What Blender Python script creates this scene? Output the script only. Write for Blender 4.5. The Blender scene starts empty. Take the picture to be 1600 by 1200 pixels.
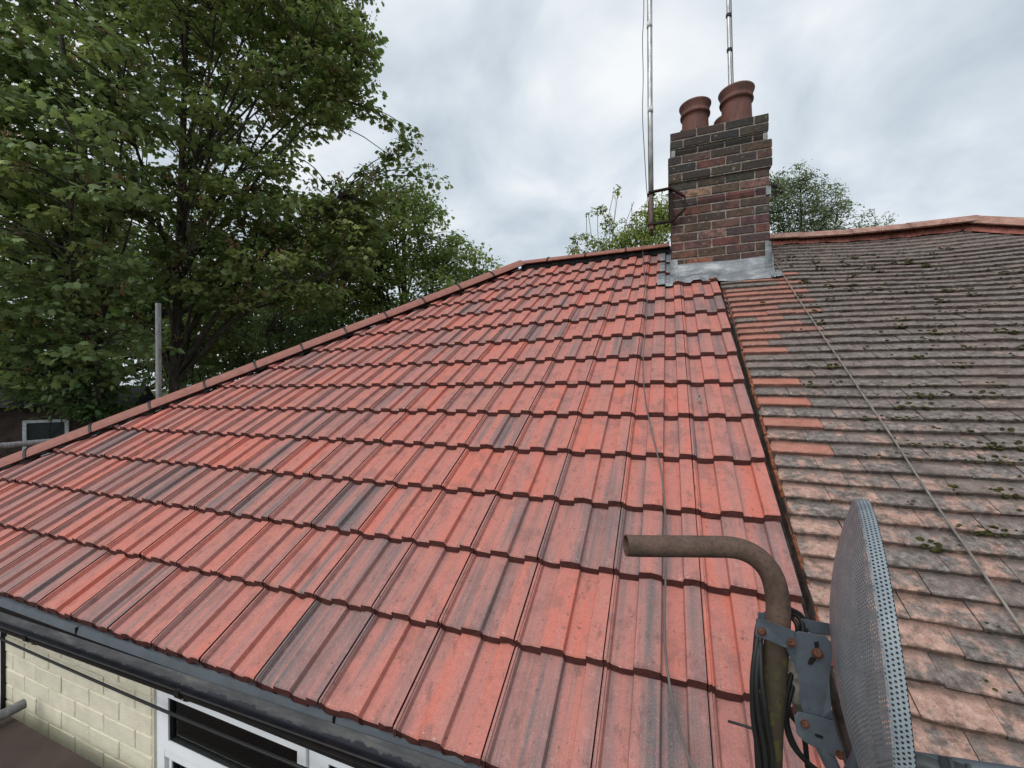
import bpy, bmesh, math, random
import numpy as np
from mathutils import Vector, Matrix

random.seed(7)
rng = np.random.default_rng(7)
SC = bpy.context.scene
COL = SC.collection

# ------------------------------------------------------------------ camera
F_PX = 643.57          # focal length in pixels of a 1600 px wide frame
YAW, PITCH, ROLL = -0.3664, 0.0045, -0.0078
def _cam_axes():
    cy, sy = math.cos(YAW), math.sin(YAW); cp, sp = math.cos(PITCH), math.sin(PITCH)
    f = Vector((sy*cp, cy*cp, sp)); r = Vector((cy, -sy, 0)); u = r.cross(f)
    cr, sr = math.cos(ROLL), math.sin(ROLL)
    return r*cr + u*sr, -r*sr + u*cr, f
CR, CU, CF = _cam_axes()
cd = bpy.data.cameras.new('camera'); cam = bpy.data.objects.new('camera', cd); COL.objects.link(cam)
cd.sensor_width = 36; cd.lens = 36*F_PX/1600; cd.clip_start = 0.02; cd.clip_end = 2000
m = Matrix.Identity(4)
for i in range(3):
    m[i][0] = CR[i]; m[i][1] = CU[i]; m[i][2] = -CF[i]
cam.matrix_world = m
SC.camera = cam

# ------------------------------------------------------------------ light
SUN_EL, SUN_AZ = math.radians(44), math.radians(195)   # azimuth clockwise from +Y
EXPOSURE = 0.62
W = bpy.data.worlds.new('World'); SC.world = W; W.use_nodes = True
nt = W.node_tree; N_ = nt.nodes; L_ = nt.links
bg = N_['Background']; bg.inputs['Strength'].default_value = 0.1
sky = N_.new('ShaderNodeTexSky'); sky.sky_type = 'NISHITA'; sky.sun_disc = False
sky.sun_elevation = SUN_EL; sky.sun_rotation = SUN_AZ
tc = N_.new('ShaderNodeTexCoord')
sep = N_.new('ShaderNodeSeparateXYZ'); L_.new(tc.outputs['Generated'], sep.inputs[0])
zz = N_.new('ShaderNodeMath'); zz.operation = 'ABSOLUTE'; L_.new(sep.outputs['Z'], zz.inputs[0])
za = N_.new('ShaderNodeMath'); za.operation = 'ADD'; za.inputs[1].default_value = 0.45; L_.new(zz.outputs[0], za.inputs[0])
dv = N_.new('ShaderNodeVectorMath'); dv.operation = 'DIVIDE'
cmb = N_.new('ShaderNodeCombineXYZ')
for k in range(3): L_.new(za.outputs[0], cmb.inputs[k])
L_.new(tc.outputs['Generated'], dv.inputs[0]); L_.new(cmb.outputs[0], dv.inputs[1])
n1 = N_.new('ShaderNodeTexNoise'); n1.inputs['Scale'].default_value = 2.7; n1.inputs['Detail'].default_value = 9
n1.inputs['Roughness'].default_value = 0.50; n1.inputs['Distortion'].default_value = 0.30
L_.new(dv.outputs[0], n1.inputs['Vector'])
rp = N_.new('ShaderNodeValToRGB'); L_.new(n1.outputs['Fac'], rp.inputs[0])
rp.color_ramp.elements[0].position = 0.30; rp.color_ramp.elements[0].color = (0.440, 0.510, 0.580, 1)
rp.color_ramp.elements[1].position = 0.64; rp.color_ramp.elements[1].color = (0.870, 0.895, 0.915, 1)
e = rp.color_ramp.elements.new(0.48); e.color = (0.640, 0.705, 0.765, 1)
sc10 = N_.new('ShaderNodeVectorMath'); sc10.operation = 'SCALE'; sc10.inputs['Scale'].default_value = 7.2
L_.new(rp.outputs[0], sc10.inputs[0])
mx = N_.new('ShaderNodeMix'); mx.data_type = 'RGBA'; mx.inputs['Factor'].default_value = 0.95
L_.new(sky.outputs[0], mx.inputs['A']); L_.new(sc10.outputs[0], mx.inputs['B'])
L_.new(mx.outputs['Result'], bg.inputs['Color'])
sd = bpy.data.lights.new('sun', 'SUN'); sd.energy = 1.5; sd.angle = math.radians(50); sd.color = (1.0, 0.97, 0.93)
so = bpy.data.objects.new('sun', sd); COL.objects.link(so)
sdir = Vector((math.sin(SUN_AZ)*math.cos(SUN_EL), math.cos(SUN_AZ)*math.cos(SUN_EL), math.sin(SUN_EL)))
so.rotation_euler = sdir.to_track_quat('Z', 'Y').to_euler(); so.location = sdir*30
SC.view_settings.view_transform = 'Standard'; SC.view_settings.look = 'None'
SC.view_settings.exposure = EXPOSURE; SC.view_settings.gamma = 1.0; SC.view_settings.use_curve_mapping = False
SC.cycles.use_denoising = True
SC.cycles.max_bounces = 8; SC.cycles.transparent_max_bounces = 24

# ------------------------------------------------------------------ helpers
def at(px, py, depth):
    """point of the place seen at photo pixel (px, py), depth metres in front of the camera"""
    return (CR*((px-800)/F_PX) + CU*(-(py-600)/F_PX) + CF)*depth
def at_y(px, py, Y):
    d = at(px, py, 1.0); return d*(Y/d.y)

class MB:
    """collects faces for one mesh"""
    def __init__(s): s.v = []; s.f = []; s.mi = []
    def add(s, vs, fs, mi=0):
        o = len(s.v); s.v += [tuple(p) for p in vs]; s.f += [tuple(i+o for i in q) for q in fs]; s.mi += [mi]*len(fs)
    def box(s, x0, x1, y0, y1, z0, z1, M=None, mi=0):
        vs = [Vector((x, y, z)) for z in (z0, z1) for y in (y0, y1) for x in (x0, x1)]
        if M is not None: vs = [M @ p for p in vs]
        s.add(vs, [(0,2,3,1),(4,5,7,6),(0,1,5,4),(2,6,7,3),(0,4,6,2),(1,3,7,5)], mi)
    def tube(s, pts, rad, n=8, cap=True, mi=0):
        pts = [Vector(p) for p in pts]
        if not hasattr(rad, '__len__'): rad = [rad]*len(pts)
        rings = []; ref = None
        for i, p in enumerate(pts):
            a = pts[max(i-1, 0)]; b = pts[min(i+1, len(pts)-1)]
            t = (b-a).normalized()
            if ref is None:
                ref = t.orthogonal().normalized()
            ref = (ref - t*ref.dot(t)).normalized(); bi = t.cross(ref)
            rings.append([p + (ref*math.cos(2*math.pi*k/n) + bi*math.sin(2*math.pi*k/n))*rad[i] for k in range(n)])
        vs = [q for r in rings for q in r]; fs = []
        for i in range(len(pts)-1):
            for k in range(n):
                fs.append((i*n+k, i*n+(k+1) % n, (i+1)*n+(k+1) % n, (i+1)*n+k))
        if cap:
            fs.append(tuple(range(n))[::-1]); fs.append(tuple((len(pts)-1)*n+k for k in range(n)))
        s.add(vs, fs, mi)
    def lathe(s, prof, center, n=24, mi=0, M=None):
        vs = []; fs = []
        for (r, z) in prof:
            for k in range(n):
                a = 2*math.pi*k/n; p = Vector((r*math.cos(a), r*math.sin(a), z))
                if M is not None: p = M @ p
                vs.append(p + Vector(center))
        for i in range(len(prof)-1):
            for k in range(n):
                fs.append((i*n+k, i*n+(k+1) % n, (i+1)*n+(k+1) % n, (i+1)*n+k))
        s.add(vs, fs, mi)
    def prism(s, poly, thick, mi=0):
        """poly: list of 3D points (planar), thick: Vector"""
        n = len(poly); poly = [Vector(p) for p in poly]; t = Vector(thick)
        s.add(poly + [p+t for p in poly], [tuple(range(n))[::-1], tuple(range(n, 2*n))] +
              [(i, (i+1) % n, n+(i+1) % n, n+i) for i in range(n)], mi)
    def mesh(s, name, mats, smooth=False):
        me = bpy.data.meshes.new(name); me.from_pydata(s.v, [], s.f); 
        for mt in (mats if isinstance(mats, (list, tuple)) else [mats]): me.materials.append(mt)
        if any(s.mi): me.polygons.foreach_set('material_index', s.mi)
        if smooth: me.polygons.foreach_set('use_smooth', [True]*len(me.polygons))
        me.update(); return me
    def build(s, name, mats, parent=None, smooth=False):
        return link(name, s.mesh(name, mats, smooth), parent)

def link(name, data, parent=None, matrix=None):
    o = bpy.data.objects.new(name, data); COL.objects.link(o)
    if parent is not None: o.parent = parent
    if matrix is not None: o.matrix_local = matrix
    return o
def tag(o, label=None, cat=None, group=None, kind=None):
    if label: o['label'] = label
    if cat: o['category'] = cat
    if group: o['group'] = group
    if kind: o['kind'] = kind
    return o
def thing(name, label, cat, loc=(0,0,0), group=None):
    o = bpy.data.objects.new(name, None); COL.objects.link(o); o.location = loc; o.empty_display_size = .2
    return tag(o, label, cat, group)
def smooth_path(pts, n=6):
    """Catmull-Rom through pts"""
    P = [Vector(p) for p in pts]; P = [P[0]*2-P[1]] + P + [P[-1]*2-P[-2]]; out = []
    for i in range(1, len(P)-2):
        a, b, c, d = P[i-1:i+3]
        for k in range(n):
            t = k/n
            out.append(.5*((2*b) + (c-a)*t + (2*a-5*b+4*c-d)*t*t + (3*b-a-3*c+d)*t**3))
    out.append(P[-2]); return out

# ------------------------------------------------------------------ material helpers
class NT:
    def __init__(s, name):
        s.m = bpy.data.materials.new(name); s.m.use_nodes = True
        s.t = s.m.node_tree; s.n = s.t.nodes; s.l = s.t.links
        s.b = s.n['Principled BSDF']; s.out = s.n['Material Output']
    def node(s, ty, **kw):
        n = s.n.new(ty)
        for k, v in kw.items(): setattr(n, k, v)
        return n
    def put(s, sock, v):
        if hasattr(v, 'is_output') or isinstance(v, bpy.types.NodeSocket): s.l.new(v, sock)
        else:
            if isinstance(v, tuple) and len(v) == 3 and sock.type == 'RGBA': v = (*v, 1)
            sock.default_value = v
    def math(s, op, a, b=0.0, c=None):
        n = s.node('ShaderNodeMath', operation=op); s.put(n.inputs[0], a); s.put(n.inputs[1], b)
        if c is not None: s.put(n.inputs[2], c)
        return n.outputs[0]
    def vmath(s, op, a, b=None):
        n = s.node('ShaderNodeVectorMath', operation=op); s.put(n.inputs[0], a)
        if b is not None: s.put(n.inputs[1], b)
        return n.outputs[0]
    def noise(s, vec, scale, detail=4, rough=.5, dist=0.0):
        n = s.node('ShaderNodeTexNoise'); s.l.new(vec, n.inputs['Vector']); n.inputs['Scale'].default_value = scale
        n.inputs['Detail'].default_value = detail; n.inputs['Roughness'].default_value = rough; n.inputs['Distortion'].default_value = dist
        return n.outputs['Fac']
    def ramp(s, fac, stops, interp='LINEAR'):
        n = s.node('ShaderNodeValToRGB'); s.l.new(fac, n.inputs[0]); r = n.color_ramp; r.interpolation = interp
        while len(r.elements) < len(stops): r.elements.new(.5)
        for el, (p, c) in zip(r.elements, stops):
            el.position = p; el.color = (*c, 1) if len(c) == 3 else c
        return n.outputs[0]
    def step(s, fac, a, b):
        n = s.node('ShaderNodeMapRange', interpolation_type='SMOOTHSTEP'); s.put(n.inputs[0], fac)
        s.put(n.inputs[1], a); s.put(n.inputs[2], b); return n.outputs[0]
    def mix(s, f, a, b, mode='MIX'):
        n = s.node('ShaderNodeMix', data_type='RGBA', blend_type=mode)
        s.put(n.inputs['Factor'], f); s.put(n.inputs['A'], a); s.put(n.inputs['B'], b); return n.outputs['Result']
    def obj(s): return s.node('ShaderNodeTexCoord').outputs['Object']
    def uv(s): return s.node('ShaderNodeTexCoord').outputs['UV']
    def gen_world(s):
        return s.node('ShaderNodeNewGeometry').outputs['Position']
    def bump(s, h, strength=.3, dist=.005):
        n = s.node('ShaderNodeBump'); s.put(n.inputs['Height'], h); n.inputs['Strength'].default_value = strength
        n.inputs['Distance'].default_value = dist; s.l.new(n.outputs[0], s.b.inputs['Normal'])
    def fin(s, col=None, rough=.8, spec=.3, metal=0):
        if col is not None: s.put(s.b.inputs['Base Color'], col)
        s.put(s.b.inputs['Roughness'], rough); s.b.inputs['Specular IOR Level'].default_value = spec; s.b.inputs['Metallic'].default_value = metal
        return s.m
def simple(name, col, rough=.6, spec=.3, metal=0, var=.25, scale=20, bump=0):
    t = NT(name); p = t.gen_world(); f = t.noise(p, scale, 5, .6)
    f2 = t.step(f, .3, .7)
    c = t.mix(f2, tuple(x*(1-var) for x in col), tuple(min(1, x*(1+var)) for x in col))
    if bump: t.bump(t.noise(p, scale*4, 3), bump, .003)
    return t.fin(c, rough, spec, metal)

# brindle concrete roof tile: red, mauve and slate pigment streaks running down each tile
def mat_brindle():
    t = NT('brindle_concrete'); o = t.obj(); oi = t.node('ShaderNodeObjectInfo')
    off = t.node('ShaderNodeCombineXYZ'); r = oi.outputs['Random']
    t.put(off.inputs[0], t.math('MULTIPLY', r, 37.0)); t.put(off.inputs[1], t.math('MULTIPLY', r, 91.0)); t.put(off.inputs[2], t.math('MULTIPLY', r, 53.0))
    v = t.vmath('ADD', o, off.outputs[0])
    vs = t.vmath('MULTIPLY', v, (15.0, .55, 2.0))
    f = t.noise(vs, 1.0, 3, .6, .12)
    vs2 = t.vmath('MULTIPLY', v, (62.0, .9, 3.0)); f = t.math('ADD', t.math('MULTIPLY', f, .66), t.math('MULTIPLY', t.noise(vs2, 1.0, 4, .7, .1), .34))
    vs3 = t.vmath('MULTIPLY', v, (4.0, 2.6, 2.0)); f = t.math('ADD', f, t.math('MULTIPLY', t.math('SUBTRACT', t.noise(vs3, 1.0, 3, .6), .5), .22))
    bias = t.math('MULTIPLY', t.math('SUBTRACT', t.math('FRACT', t.math('MULTIPLY', r, 17.31)), .49), .16)
    f = t.math('ADD', f, bias)
    c = t.ramp(f, [(.24, (.082, .081, .088)), (.32, (.140, .112, .114)), (.39, (.235, .138, .130)), (.46, (.350, .155, .134)), (.55, (.435, .158, .128)), (.67, (.490, .136, .094)), (.80, (.49, .20, .162))])
    # blotches
    b = t.noise(v, 9.0, 4, .6); c = t.mix(t.math('MULTIPLY', t.step(b, .50, .66), .50), c, (.20, .098, .088))
    b2 = t.noise(t.vmath('MULTIPLY', v, (26., 11., 10.)), 1.0, 5, .7); c = t.mix(t.math('MULTIPLY', t.step(b2, .56, .68), .55), c, (.115, .070, .066))
    mo = t.noise(v, 52.0, 5, .72); c = t.mix(t.math('MULTIPLY', t.step(mo, .50, .68), .38), c, (.24, .105, .09)); c = t.mix(t.math('MULTIPLY', t.step(t.noise(v, 31.0, 5, .7), .55, .70), .28), c, (.50, .27, .23))
    # fine grit
    g = t.noise(v, 230.0, 3, .7); c = t.mix(t.math('MULTIPLY', t.step(g, .50, .72), .34), c, (.60, .33, .28))
    g2 = t.noise(v, 150.0, 3, .75); c = t.mix(t.math('MULTIPLY', t.step(g2, .56, .72), .45), c, (.11, .055, .05))
    # dark pits and lime specks
    sp = t.noise(v, 60.0, 2, .5); c = t.mix(t.math('MULTIPLY', t.step(sp, .69, .73), .6), c, (.10, .055, .05))
    y = t.node('ShaderNodeSeparateXYZ'); t.l.new(o, y.inputs[0])
    nose = t.math('SUBTRACT', 1.0, t.step(y.outputs['Y'], .0, .035))
    lime = t.math('MULTIPLY', t.step(t.noise(v, 75.0, 3, .7), .60, .70), t.math('MULTIPLY', nose, .55)); c = t.mix(lime, c, (.75, .55, .48))
    t.bump(t.math('ADD', t.math('MULTIPLY', g, .5), t.noise(v, 130.0, 3, .6)), .35, .0016)
    return t.fin(c, .74, .35)
M_TILE = mat_brindle()

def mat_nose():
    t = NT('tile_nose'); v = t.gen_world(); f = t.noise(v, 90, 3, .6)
    c = t.mix(f, (.028, .011, .010), (.095, .030, .025)); t.bump(t.noise(v, 300, 2), .5, .002); return t.fin(c, .85, .2)  # darker than the tile face: shade on the nose and sides painted in
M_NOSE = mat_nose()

def mat_oldtile(joined=False):
    """weathered plain clay tile; colour channels of the object (or face attribute): R = bare clay, G = new terracotta, B = lichen tone"""
    t = NT('old_clay' + ('_far' if joined else '')); p = t.gen_world()
    if joined: a = t.node('ShaderNodeAttribute', attribute_name='tcol').outputs['Color']
    else: a = t.node('ShaderNodeObjectInfo').outputs['Color']
    s = t.node('ShaderNodeSeparateColor'); t.l.new(a, s.inputs[0])
    n = t.noise(p, 11, 6, .68); n2 = t.noise(p, 48, 5, .65); n3 = t.noise(p, 190, 3, .6)
    grey = t.ramp(n2, [(.28, (.052, .045, .042)), (.45, (.140, .122, .114)), (.58, (.225, .196, .182)), (.76, (.34, .305, .288))])
    brown = t.ramp(n, [(.3, (.095, .076, .067)), (.55, (.225, .172, .150)), (.75, (.28, .20, .172))])
    c = t.mix(s.outputs[2], grey, brown)
    clay = t.ramp(n2, [(.28, (.27, .165, .13)), (.5, (.40, .245, .195)), (.7, (.50, .34, .28))])
    k = t.math('ADD', t.math('MULTIPLY', s.outputs[0], 1.0), t.math('MULTIPLY', t.math('SUBTRACT', t.noise(p, 17, 6, .7), .5), 2.8))
    c = t.mix(t.step(k, .33, .78), c, clay)
    terr = t.ramp(n, [(.3, (.36, .135, .095)), (.6, (.43, .175, .130)), (.8, (.38, .20, .16))])
    terr = t.mix(t.math('MULTIPLY', t.step(n2, .55, .75), .35), terr, (.25, .13, .10))
    c = t.mix(s.outputs[1], c, terr)
    lich = t.math('MULTIPLY', t.step(t.noise(p, 30, 4, .7), .61, .69), t.math('SUBTRACT', .75, s.outputs[1])); c = t.mix(lich, c, (.36, .33, .285))
    blot = t.math('MULTIPLY', t.step(t.noise(p, 23, 5, .7), .50, .66), t.math('SUBTRACT', .62, t.math('MULTIPLY', s.outputs[1], .5))); c = t.mix(blot, c, (.070, .058, .050))
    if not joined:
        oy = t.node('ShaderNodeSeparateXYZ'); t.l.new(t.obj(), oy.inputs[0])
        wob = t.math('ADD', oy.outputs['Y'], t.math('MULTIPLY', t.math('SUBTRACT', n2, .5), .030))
        band = t.math('ADD', t.math('SUBTRACT', 1.0, t.step(wob, .000, .010)), t.step(wob, .060, .088))  # dark at nose and head: painted course shadow lines along with gathered dirt
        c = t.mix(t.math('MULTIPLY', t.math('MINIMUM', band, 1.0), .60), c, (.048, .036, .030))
    dirt = t.math('MULTIPLY', t.step(n3, .54, .70), .55); c = t.mix(dirt, c, (.05, .042, .036))
    t.bump(t.math('ADD', t.math('MULTIPLY', n2, 1.4), t.math('MULTIPLY', n3, .5)), .8, .004)
    return t.fin(c, .88, .2)
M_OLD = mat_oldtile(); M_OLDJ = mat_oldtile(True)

def mat_brick():
    t = NT('chimney_brick'); p = t.gen_world(); a = t.node('ShaderNodeObjectInfo').outputs['Color']
    n = t.noise(p, 26, 5, .65); n2 = t.noise(p, 110, 4, .65)
    c = t.mix(t.math('MULTIPLY', t.step(n, .42, .62), .70), a, (.030, .026, .025))
    c = t.mix(t.math('MULTIPLY', t.step(t.noise(p, 5, 4, .6), .45, .62), .45), c, (.034, .031, .027))
    c = t.mix(t.math('MULTIPLY', t.step(n2, .55, .75), .5), c, (.23, .15, .12))
    c = t.mix(t.math('MULTIPLY', t.step(t.noise(p, 21, 5, .7), .61, .67), .6), c, (.33, .285, .245))
    t.bump(t.math('ADD', n, t.math('MULTIPLY', n2, .6)), .8, .004); return t.fin(c, .86, .25)
M_BRICK = mat_brick()
def mat_mortar():
    t = NT('mortar'); p = t.gen_world(); n = t.noise(p, 45, 5, .7)
    c = t.ramp(n, [(.3, (.10, .085, .074)), (.48, (.20, .175, .152)), (.72, (.38, .335, .295))]); t.bump(t.noise(p, 220, 3), .6, .003); return t.fin(c, .95, .1)
M_MORTAR = mat_mortar()
def mat_lead():
    t = NT('lead_sheet'); p = t.gen_world(); n = t.noise(t.vmath('MULTIPLY', p, (7., 18., 18.)), 1.0, 5, .65); n2 = t.noise(p, 60, 4, .6)
    c = t.ramp(n, [(.3, (.105, .116, .128)), (.5, (.175, .190, .205)), (.68, (.36, .375, .39))])
    c = t.mix(t.math('MULTIPLY', t.step(n2, .6, .72), .4), c, (.42, .43, .44)); t.bump(n, .25, .004); return t.fin(c, .5, .5, .25)
M_LEAD = mat_lead()
def mat_paintwall():
    t = NT('cream_masonry_paint'); p = t.gen_world(); n = t.noise(p, 9, 5, .6); n2 = t.noise(p, 120, 4, .65)
    c = t.ramp(n, [(.3, (.56, .525, .40)), (.6, (.66, .62, .49)), (.8, (.70, .665, .55))])
    c = t.mix(t.math('MULTIPLY', t.step(t.noise(p, 35, 3), .68, .75), .35), c, (.30, .27, .19))
    t.bump(t.math('ADD', n2, t.math('MULTIPLY', t.noise(p, 30, 3), 1.4)), .55, .005); return t.fin(c, .7, .3)
M_CREAM = mat_paintwall()
def mat_gutter_in():
    t = NT('gutter_sediment'); p = t.gen_world(); o = t.node('ShaderNodeSeparateXYZ'); t.l.new(p, o.inputs[0])
    edge = t.math('ADD', o.outputs['Y'], t.math('MULTIPLY', t.math('SUBTRACT', t.noise(p, 11, 6, .75), .5), .060))
    dry = t.step(edge, 1.030, 1.033)
    silt = t.ramp(t.noise(t.vmath('MULTIPLY', p, (6., 30., 30.)), 1.0, 5, .65), [(.3, (.028, .029, .032)), (.55, (.062, .064, .066)), (.75, (.12, .118, .11))])
    c = t.mix(dry, (.012, .013, .018), silt); return t.fin(c, t.math('ADD', .22, t.math('MULTIPLY', dry, .6)), .4)
M_GUTIN = mat_gutter_in()
M_BLACK = simple('black_plastic', (.012, .011, .011), .5, .3, var=.3)
M_RUBBER = simple('black_cable_sheath', (.012, .012, .013), .5, .4)
M_FELT = simple('dark_underlay', (.018, .017, .017), .9, .1)
M_TRAY = simple('grey_eaves_tray', (.085, .100, .115), .55, .35, var=.12, scale=8)
M_UPVC = simple('white_upvc', (.74, .76, .79), .35, .5, var=.05, scale=5)
M_SEAL = simple('window_gasket', (.015, .015, .016), .5, .3)
M_HIP = None
def mat_hip():
    t = NT('hip_concrete'); p = t.gen_world(); oi = t.node('ShaderNodeObjectInfo')
    n = t.noise(p, 18, 5, .65); n2 = t.noise(p, 210, 3, .6)
    c = t.ramp(n, [(.3, (.190, .085, .068)), (.55, (.270, .115, .090)), (.75, (.34, .16, .13))])
    c = t.mix(t.math('MULTIPLY', oi.outputs['Random'], .35), c, (.27, .12, .10))
    c = t.mix(t.math('MULTIPLY', t.step(n2, .58, .72), .3), c, (.12, .06, .05)); t.bump(n2, .4, .002); return t.fin(c, .75, .3)
M_HIP = mat_hip()
def mat_galv(name, col=(.36, .37, .37), rough=.5, metal=.6):
    t = NT(name); p = t.gen_world(); n = t.noise(t.vmath('MULTIPLY', p, (40., 40., 9.)), 1.0, 5, .65)
    c = t.mix(t.step(n, .3, .7), tuple(x*.62 for x in col), tuple(min(1, x*1.25) for x in col))
    c = t.mix(t.math('MULTIPLY', t.step(t.noise(p, 22, 4, .7), .62, .72), .4), c, (.16, .10, .07)); return t.fin(c, rough, .5, metal)
M_GALV = mat_galv('galvanised_tube', (.22, .225, .23), .6, .4); M_ALU = mat_galv('aluminium_mast', (.42, .42, .42), .45, .7)
def mat_rust(name, base, dark, moss):
    t = NT(name); p = t.gen_world(); n = t.noise(p, 28, 5, .65); n2 = t.noise(p, 160, 4, .6); o = t.node('ShaderNodeSeparateXYZ'); t.l.new(p, o.inputs[0])
    c = t.mix(t.step(n, .35, .7), base, dark); c = t.mix(t.math('MULTIPLY', t.step(n2, .5, .7), .5), c, tuple(x*.45 for x in dark))
    low = t.math('SUBTRACT', 1.0, t.step(o.outputs['Z'], -.48, -.38))
    c = t.mix(t.math('MULTIPLY', low, .85), c, (.045, .038, .024))
    gm = t.math('MULTIPLY', t.step(t.noise(p, 55, 4, .7), .50, .62), t.math('MULTIPLY', low, .8)); c = t.mix(gm, c, moss)
    t.bump(n2, .5, .002); return t.fin(c, .8, .25, .1)
M_RUSTPOLE = mat_rust('weathered_steel_pole', (.125, .080, .062), (.070, .048, .040), (.095, .088, .022))
M_RUST = simple('rusty_bolt', (.085, .036, .022), .8, .2, var=.5, scale=120, bump=.6)
M_IRON = simple('rusty_dark_iron', (.022, .014, .012), .8, .2, .0, var=.5, scale=40)
def mat_bracket():
    t = NT('grey_powder_coat'); p = t.gen_world(); n = t.noise(p, 30, 5, .65)
    c = t.ramp(n, [(.3, (.062, .076, .094)), (.6, (.092, .110, .132)), (.8, (.125, .145, .168))])
    c = t.mix(t.math('MULTIPLY', t.step(t.noise(p, 70, 4, .7), .63, .70), .55), c, (.07, .06, .05)); t.bump(t.noise(p, 90, 3), .15, .002); return t.fin(c, .5, .4)
M_BRKT = mat_bracket()
def mat_perf(name, pitch, r, col, col2):
    t = NT(name); s = t.node('ShaderNodeSeparateXYZ'); t.l.new(t.uv(), s.inputs[0])
    row = t.math('DIVIDE', s.outputs['Y'], pitch*.866); ri = t.math('FLOOR', row)
    u = t.math('ADD', t.math('DIVIDE', s.outputs['X'], pitch), t.math('MULTIPLY', t.math('MODULO', t.math('ABSOLUTE', ri), 2.0), .5))
    fx = t.math('SUBTRACT', t.math('FRACT', u), .5); fy = t.math('MULTIPLY', t.math('SUBTRACT', t.math('FRACT', row), .5), .866)
    d = t.math('SQRT', t.math('ADD', t.math('MULTIPLY', fx, fx), t.math('MULTIPLY', fy, fy)))
    hole = t.math('LESS_THAN', d, r)
    p = t.gen_world(); n = t.noise(p, 25, 5, .65); c = t.mix(t.step(n, .35, .7), col, col2)
    c = t.mix(t.math('MULTIPLY', t.step(t.noise(p, 9, 4, .7), .55, .7), .35), c, tuple(x*.5 for x in col))
    t.fin(c, .55, .4); tr = t.node('ShaderNodeBsdfTransparent'); ms = t.node('ShaderNodeMixShader')
    t.l.new(hole, ms.inputs[0]); t.l.new(t.b.outputs[0], ms.inputs[1]); t.l.new(tr.outputs[0], ms.inputs[2]); t.l.new(ms.outputs[0], t.out.inputs[0]); return t.m
M_MESH = mat_perf('perforated_steel', .0054, .19, (.170, .182, .198), (.225, .236, .250))
M_LIP = mat_perf('perforated_rim', .0056, .25, (.175, .21, .235), (.23, .265, .288))
def mat_leaf(name, translucency=.35):
    t = NT(name); a = t.node('ShaderNodeAttribute', attribute_name='lc').outputs['Color']
    t.fin(a, .5, .35); tl = t.node('ShaderNodeBsdfTranslucent'); t.l.new(t.mix(.5, a, (.16, .22, .03)), tl.inputs[0])
    ms = t.node('ShaderNodeMixShader'); ms.inputs[0].default_value = translucency
    t.l.new(t.b.outputs[0], ms.inputs[1]); t.l.new(tl.outputs[0], ms.inputs[2]); t.l.new(ms.outputs[0], t.out.inputs[0]); return t.m
M_LEAF = mat_leaf('leaf', .48)
def mat_bark():
    t = NT('bark'); p = t.gen_world(); n = t.noise(t.vmath('MULTIPLY', p, (9., 9., 3.)), 1.0, 6, .65)
    c = t.ramp(n, [(.3, (.030, .026, .022)), (.55, (.075, .066, .055)), (.75, (.15, .14, .115))]); t.bump(n, .8, .03); return t.fin(c, .95, .1)
M_BARK = mat_bark()
M_MOSS = simple('moss', (.040, .040, .015), .95, .05, var=.7, scale=60, bump=.8)
def mat_deck():
    t = NT('phenolic_ply'); p = t.gen_world(); n = t.noise(p, 6, 5, .6)
    c = t.ramp(n, [(.3, (.040, .028, .024)), (.7, (.068, .048, .040))]); c = t.mix(t.math('MULTIPLY', t.step(t.noise(p, 70, 3, .7), .66, .72), .5), c, (.2, .17, .15)); return t.fin(c, .6, .35)
M_DECK = mat_deck()
def mat_ground():
    t = NT('grass_ground'); p = t.gen_world(); n = t.noise(p, .6, 6, .6)
    c = t.ramp(n, [(.3, (.022, .035, .012)), (.7, (.06, .075, .028))]); t.bump(t.noise(p, 30, 4), .8, .05); return t.fin(c, .95, .1)
def mat_glass():
    t = NT('window_glass'); t.n.remove(t.b)
    g = t.node('ShaderNodeBsdfGlossy'); g.inputs['Roughness'].default_value = .02; g.inputs['Color'].default_value = (.9, .93, .92, 1)
    tr = t.node('ShaderNodeBsdfTransparent'); tr.inputs['Color'].default_value = (.62, .66, .64, 1)
    fr = t.node('ShaderNodeFresnel'); fr.inputs['IOR'].default_value = 1.45
    ms = t.node('ShaderNodeMixShader'); t.l.new(fr.outputs[0], ms.inputs[0]); t.l.new(tr.outputs[0], ms.inputs[1]); t.l.new(g.outputs[0], ms.inputs[2])
    t.l.new(ms.outputs[0], t.out.inputs[0]); return t.m
M_GLASS = mat_glass()

# ------------------------------------------------------------------ the roof plane (front slope)
O = Vector((0.094, 1.049, -1.0432)); TH = 0.5918
U = Vector((0, math.cos(TH), math.sin(TH))); NN = Vector((0, -math.sin(TH), math.cos(TH)))
GAUGE, WID = 0.3217, 0.300
def rf(x, s, n=0.0):
    """x along the eaves (world X), s metres up the slope, n metres above the tile-nose plane"""
    return Vector((x, O.y, O.z)) + U*s + NN*n
def rmat(x, s, n=0.0):
    p = rf(x, s, n); M = Matrix.Identity(4)
    for i in range(3): M[i][0] = (1, 0, 0)[i]; M[i][1] = U[i]; M[i][2] = NN[i]; M[i][3] = p[i]
    return M
GROUND = -3.45
S_RIDGE = 4.58
RIDGE = rf(0, S_RIDGE)                      # Y, Z of the ridge line
def hip_x(s): return -4.524 + .897*(s-1.34)
VERGE = 0.394

# ------------------------------------------------------------------ ground
g = MB(); n = 48; R = 900
g.add([(0, 0, GROUND)] + [(R*math.cos(2*math.pi*k/n), R*math.sin(2*math.pi*k/n), GROUND) for k in range(n)], [(0, 1+k, 1+(k+1) % n) for k in range(n)])
tag(g.build('ground', mat_ground()), kind='structure')

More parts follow.
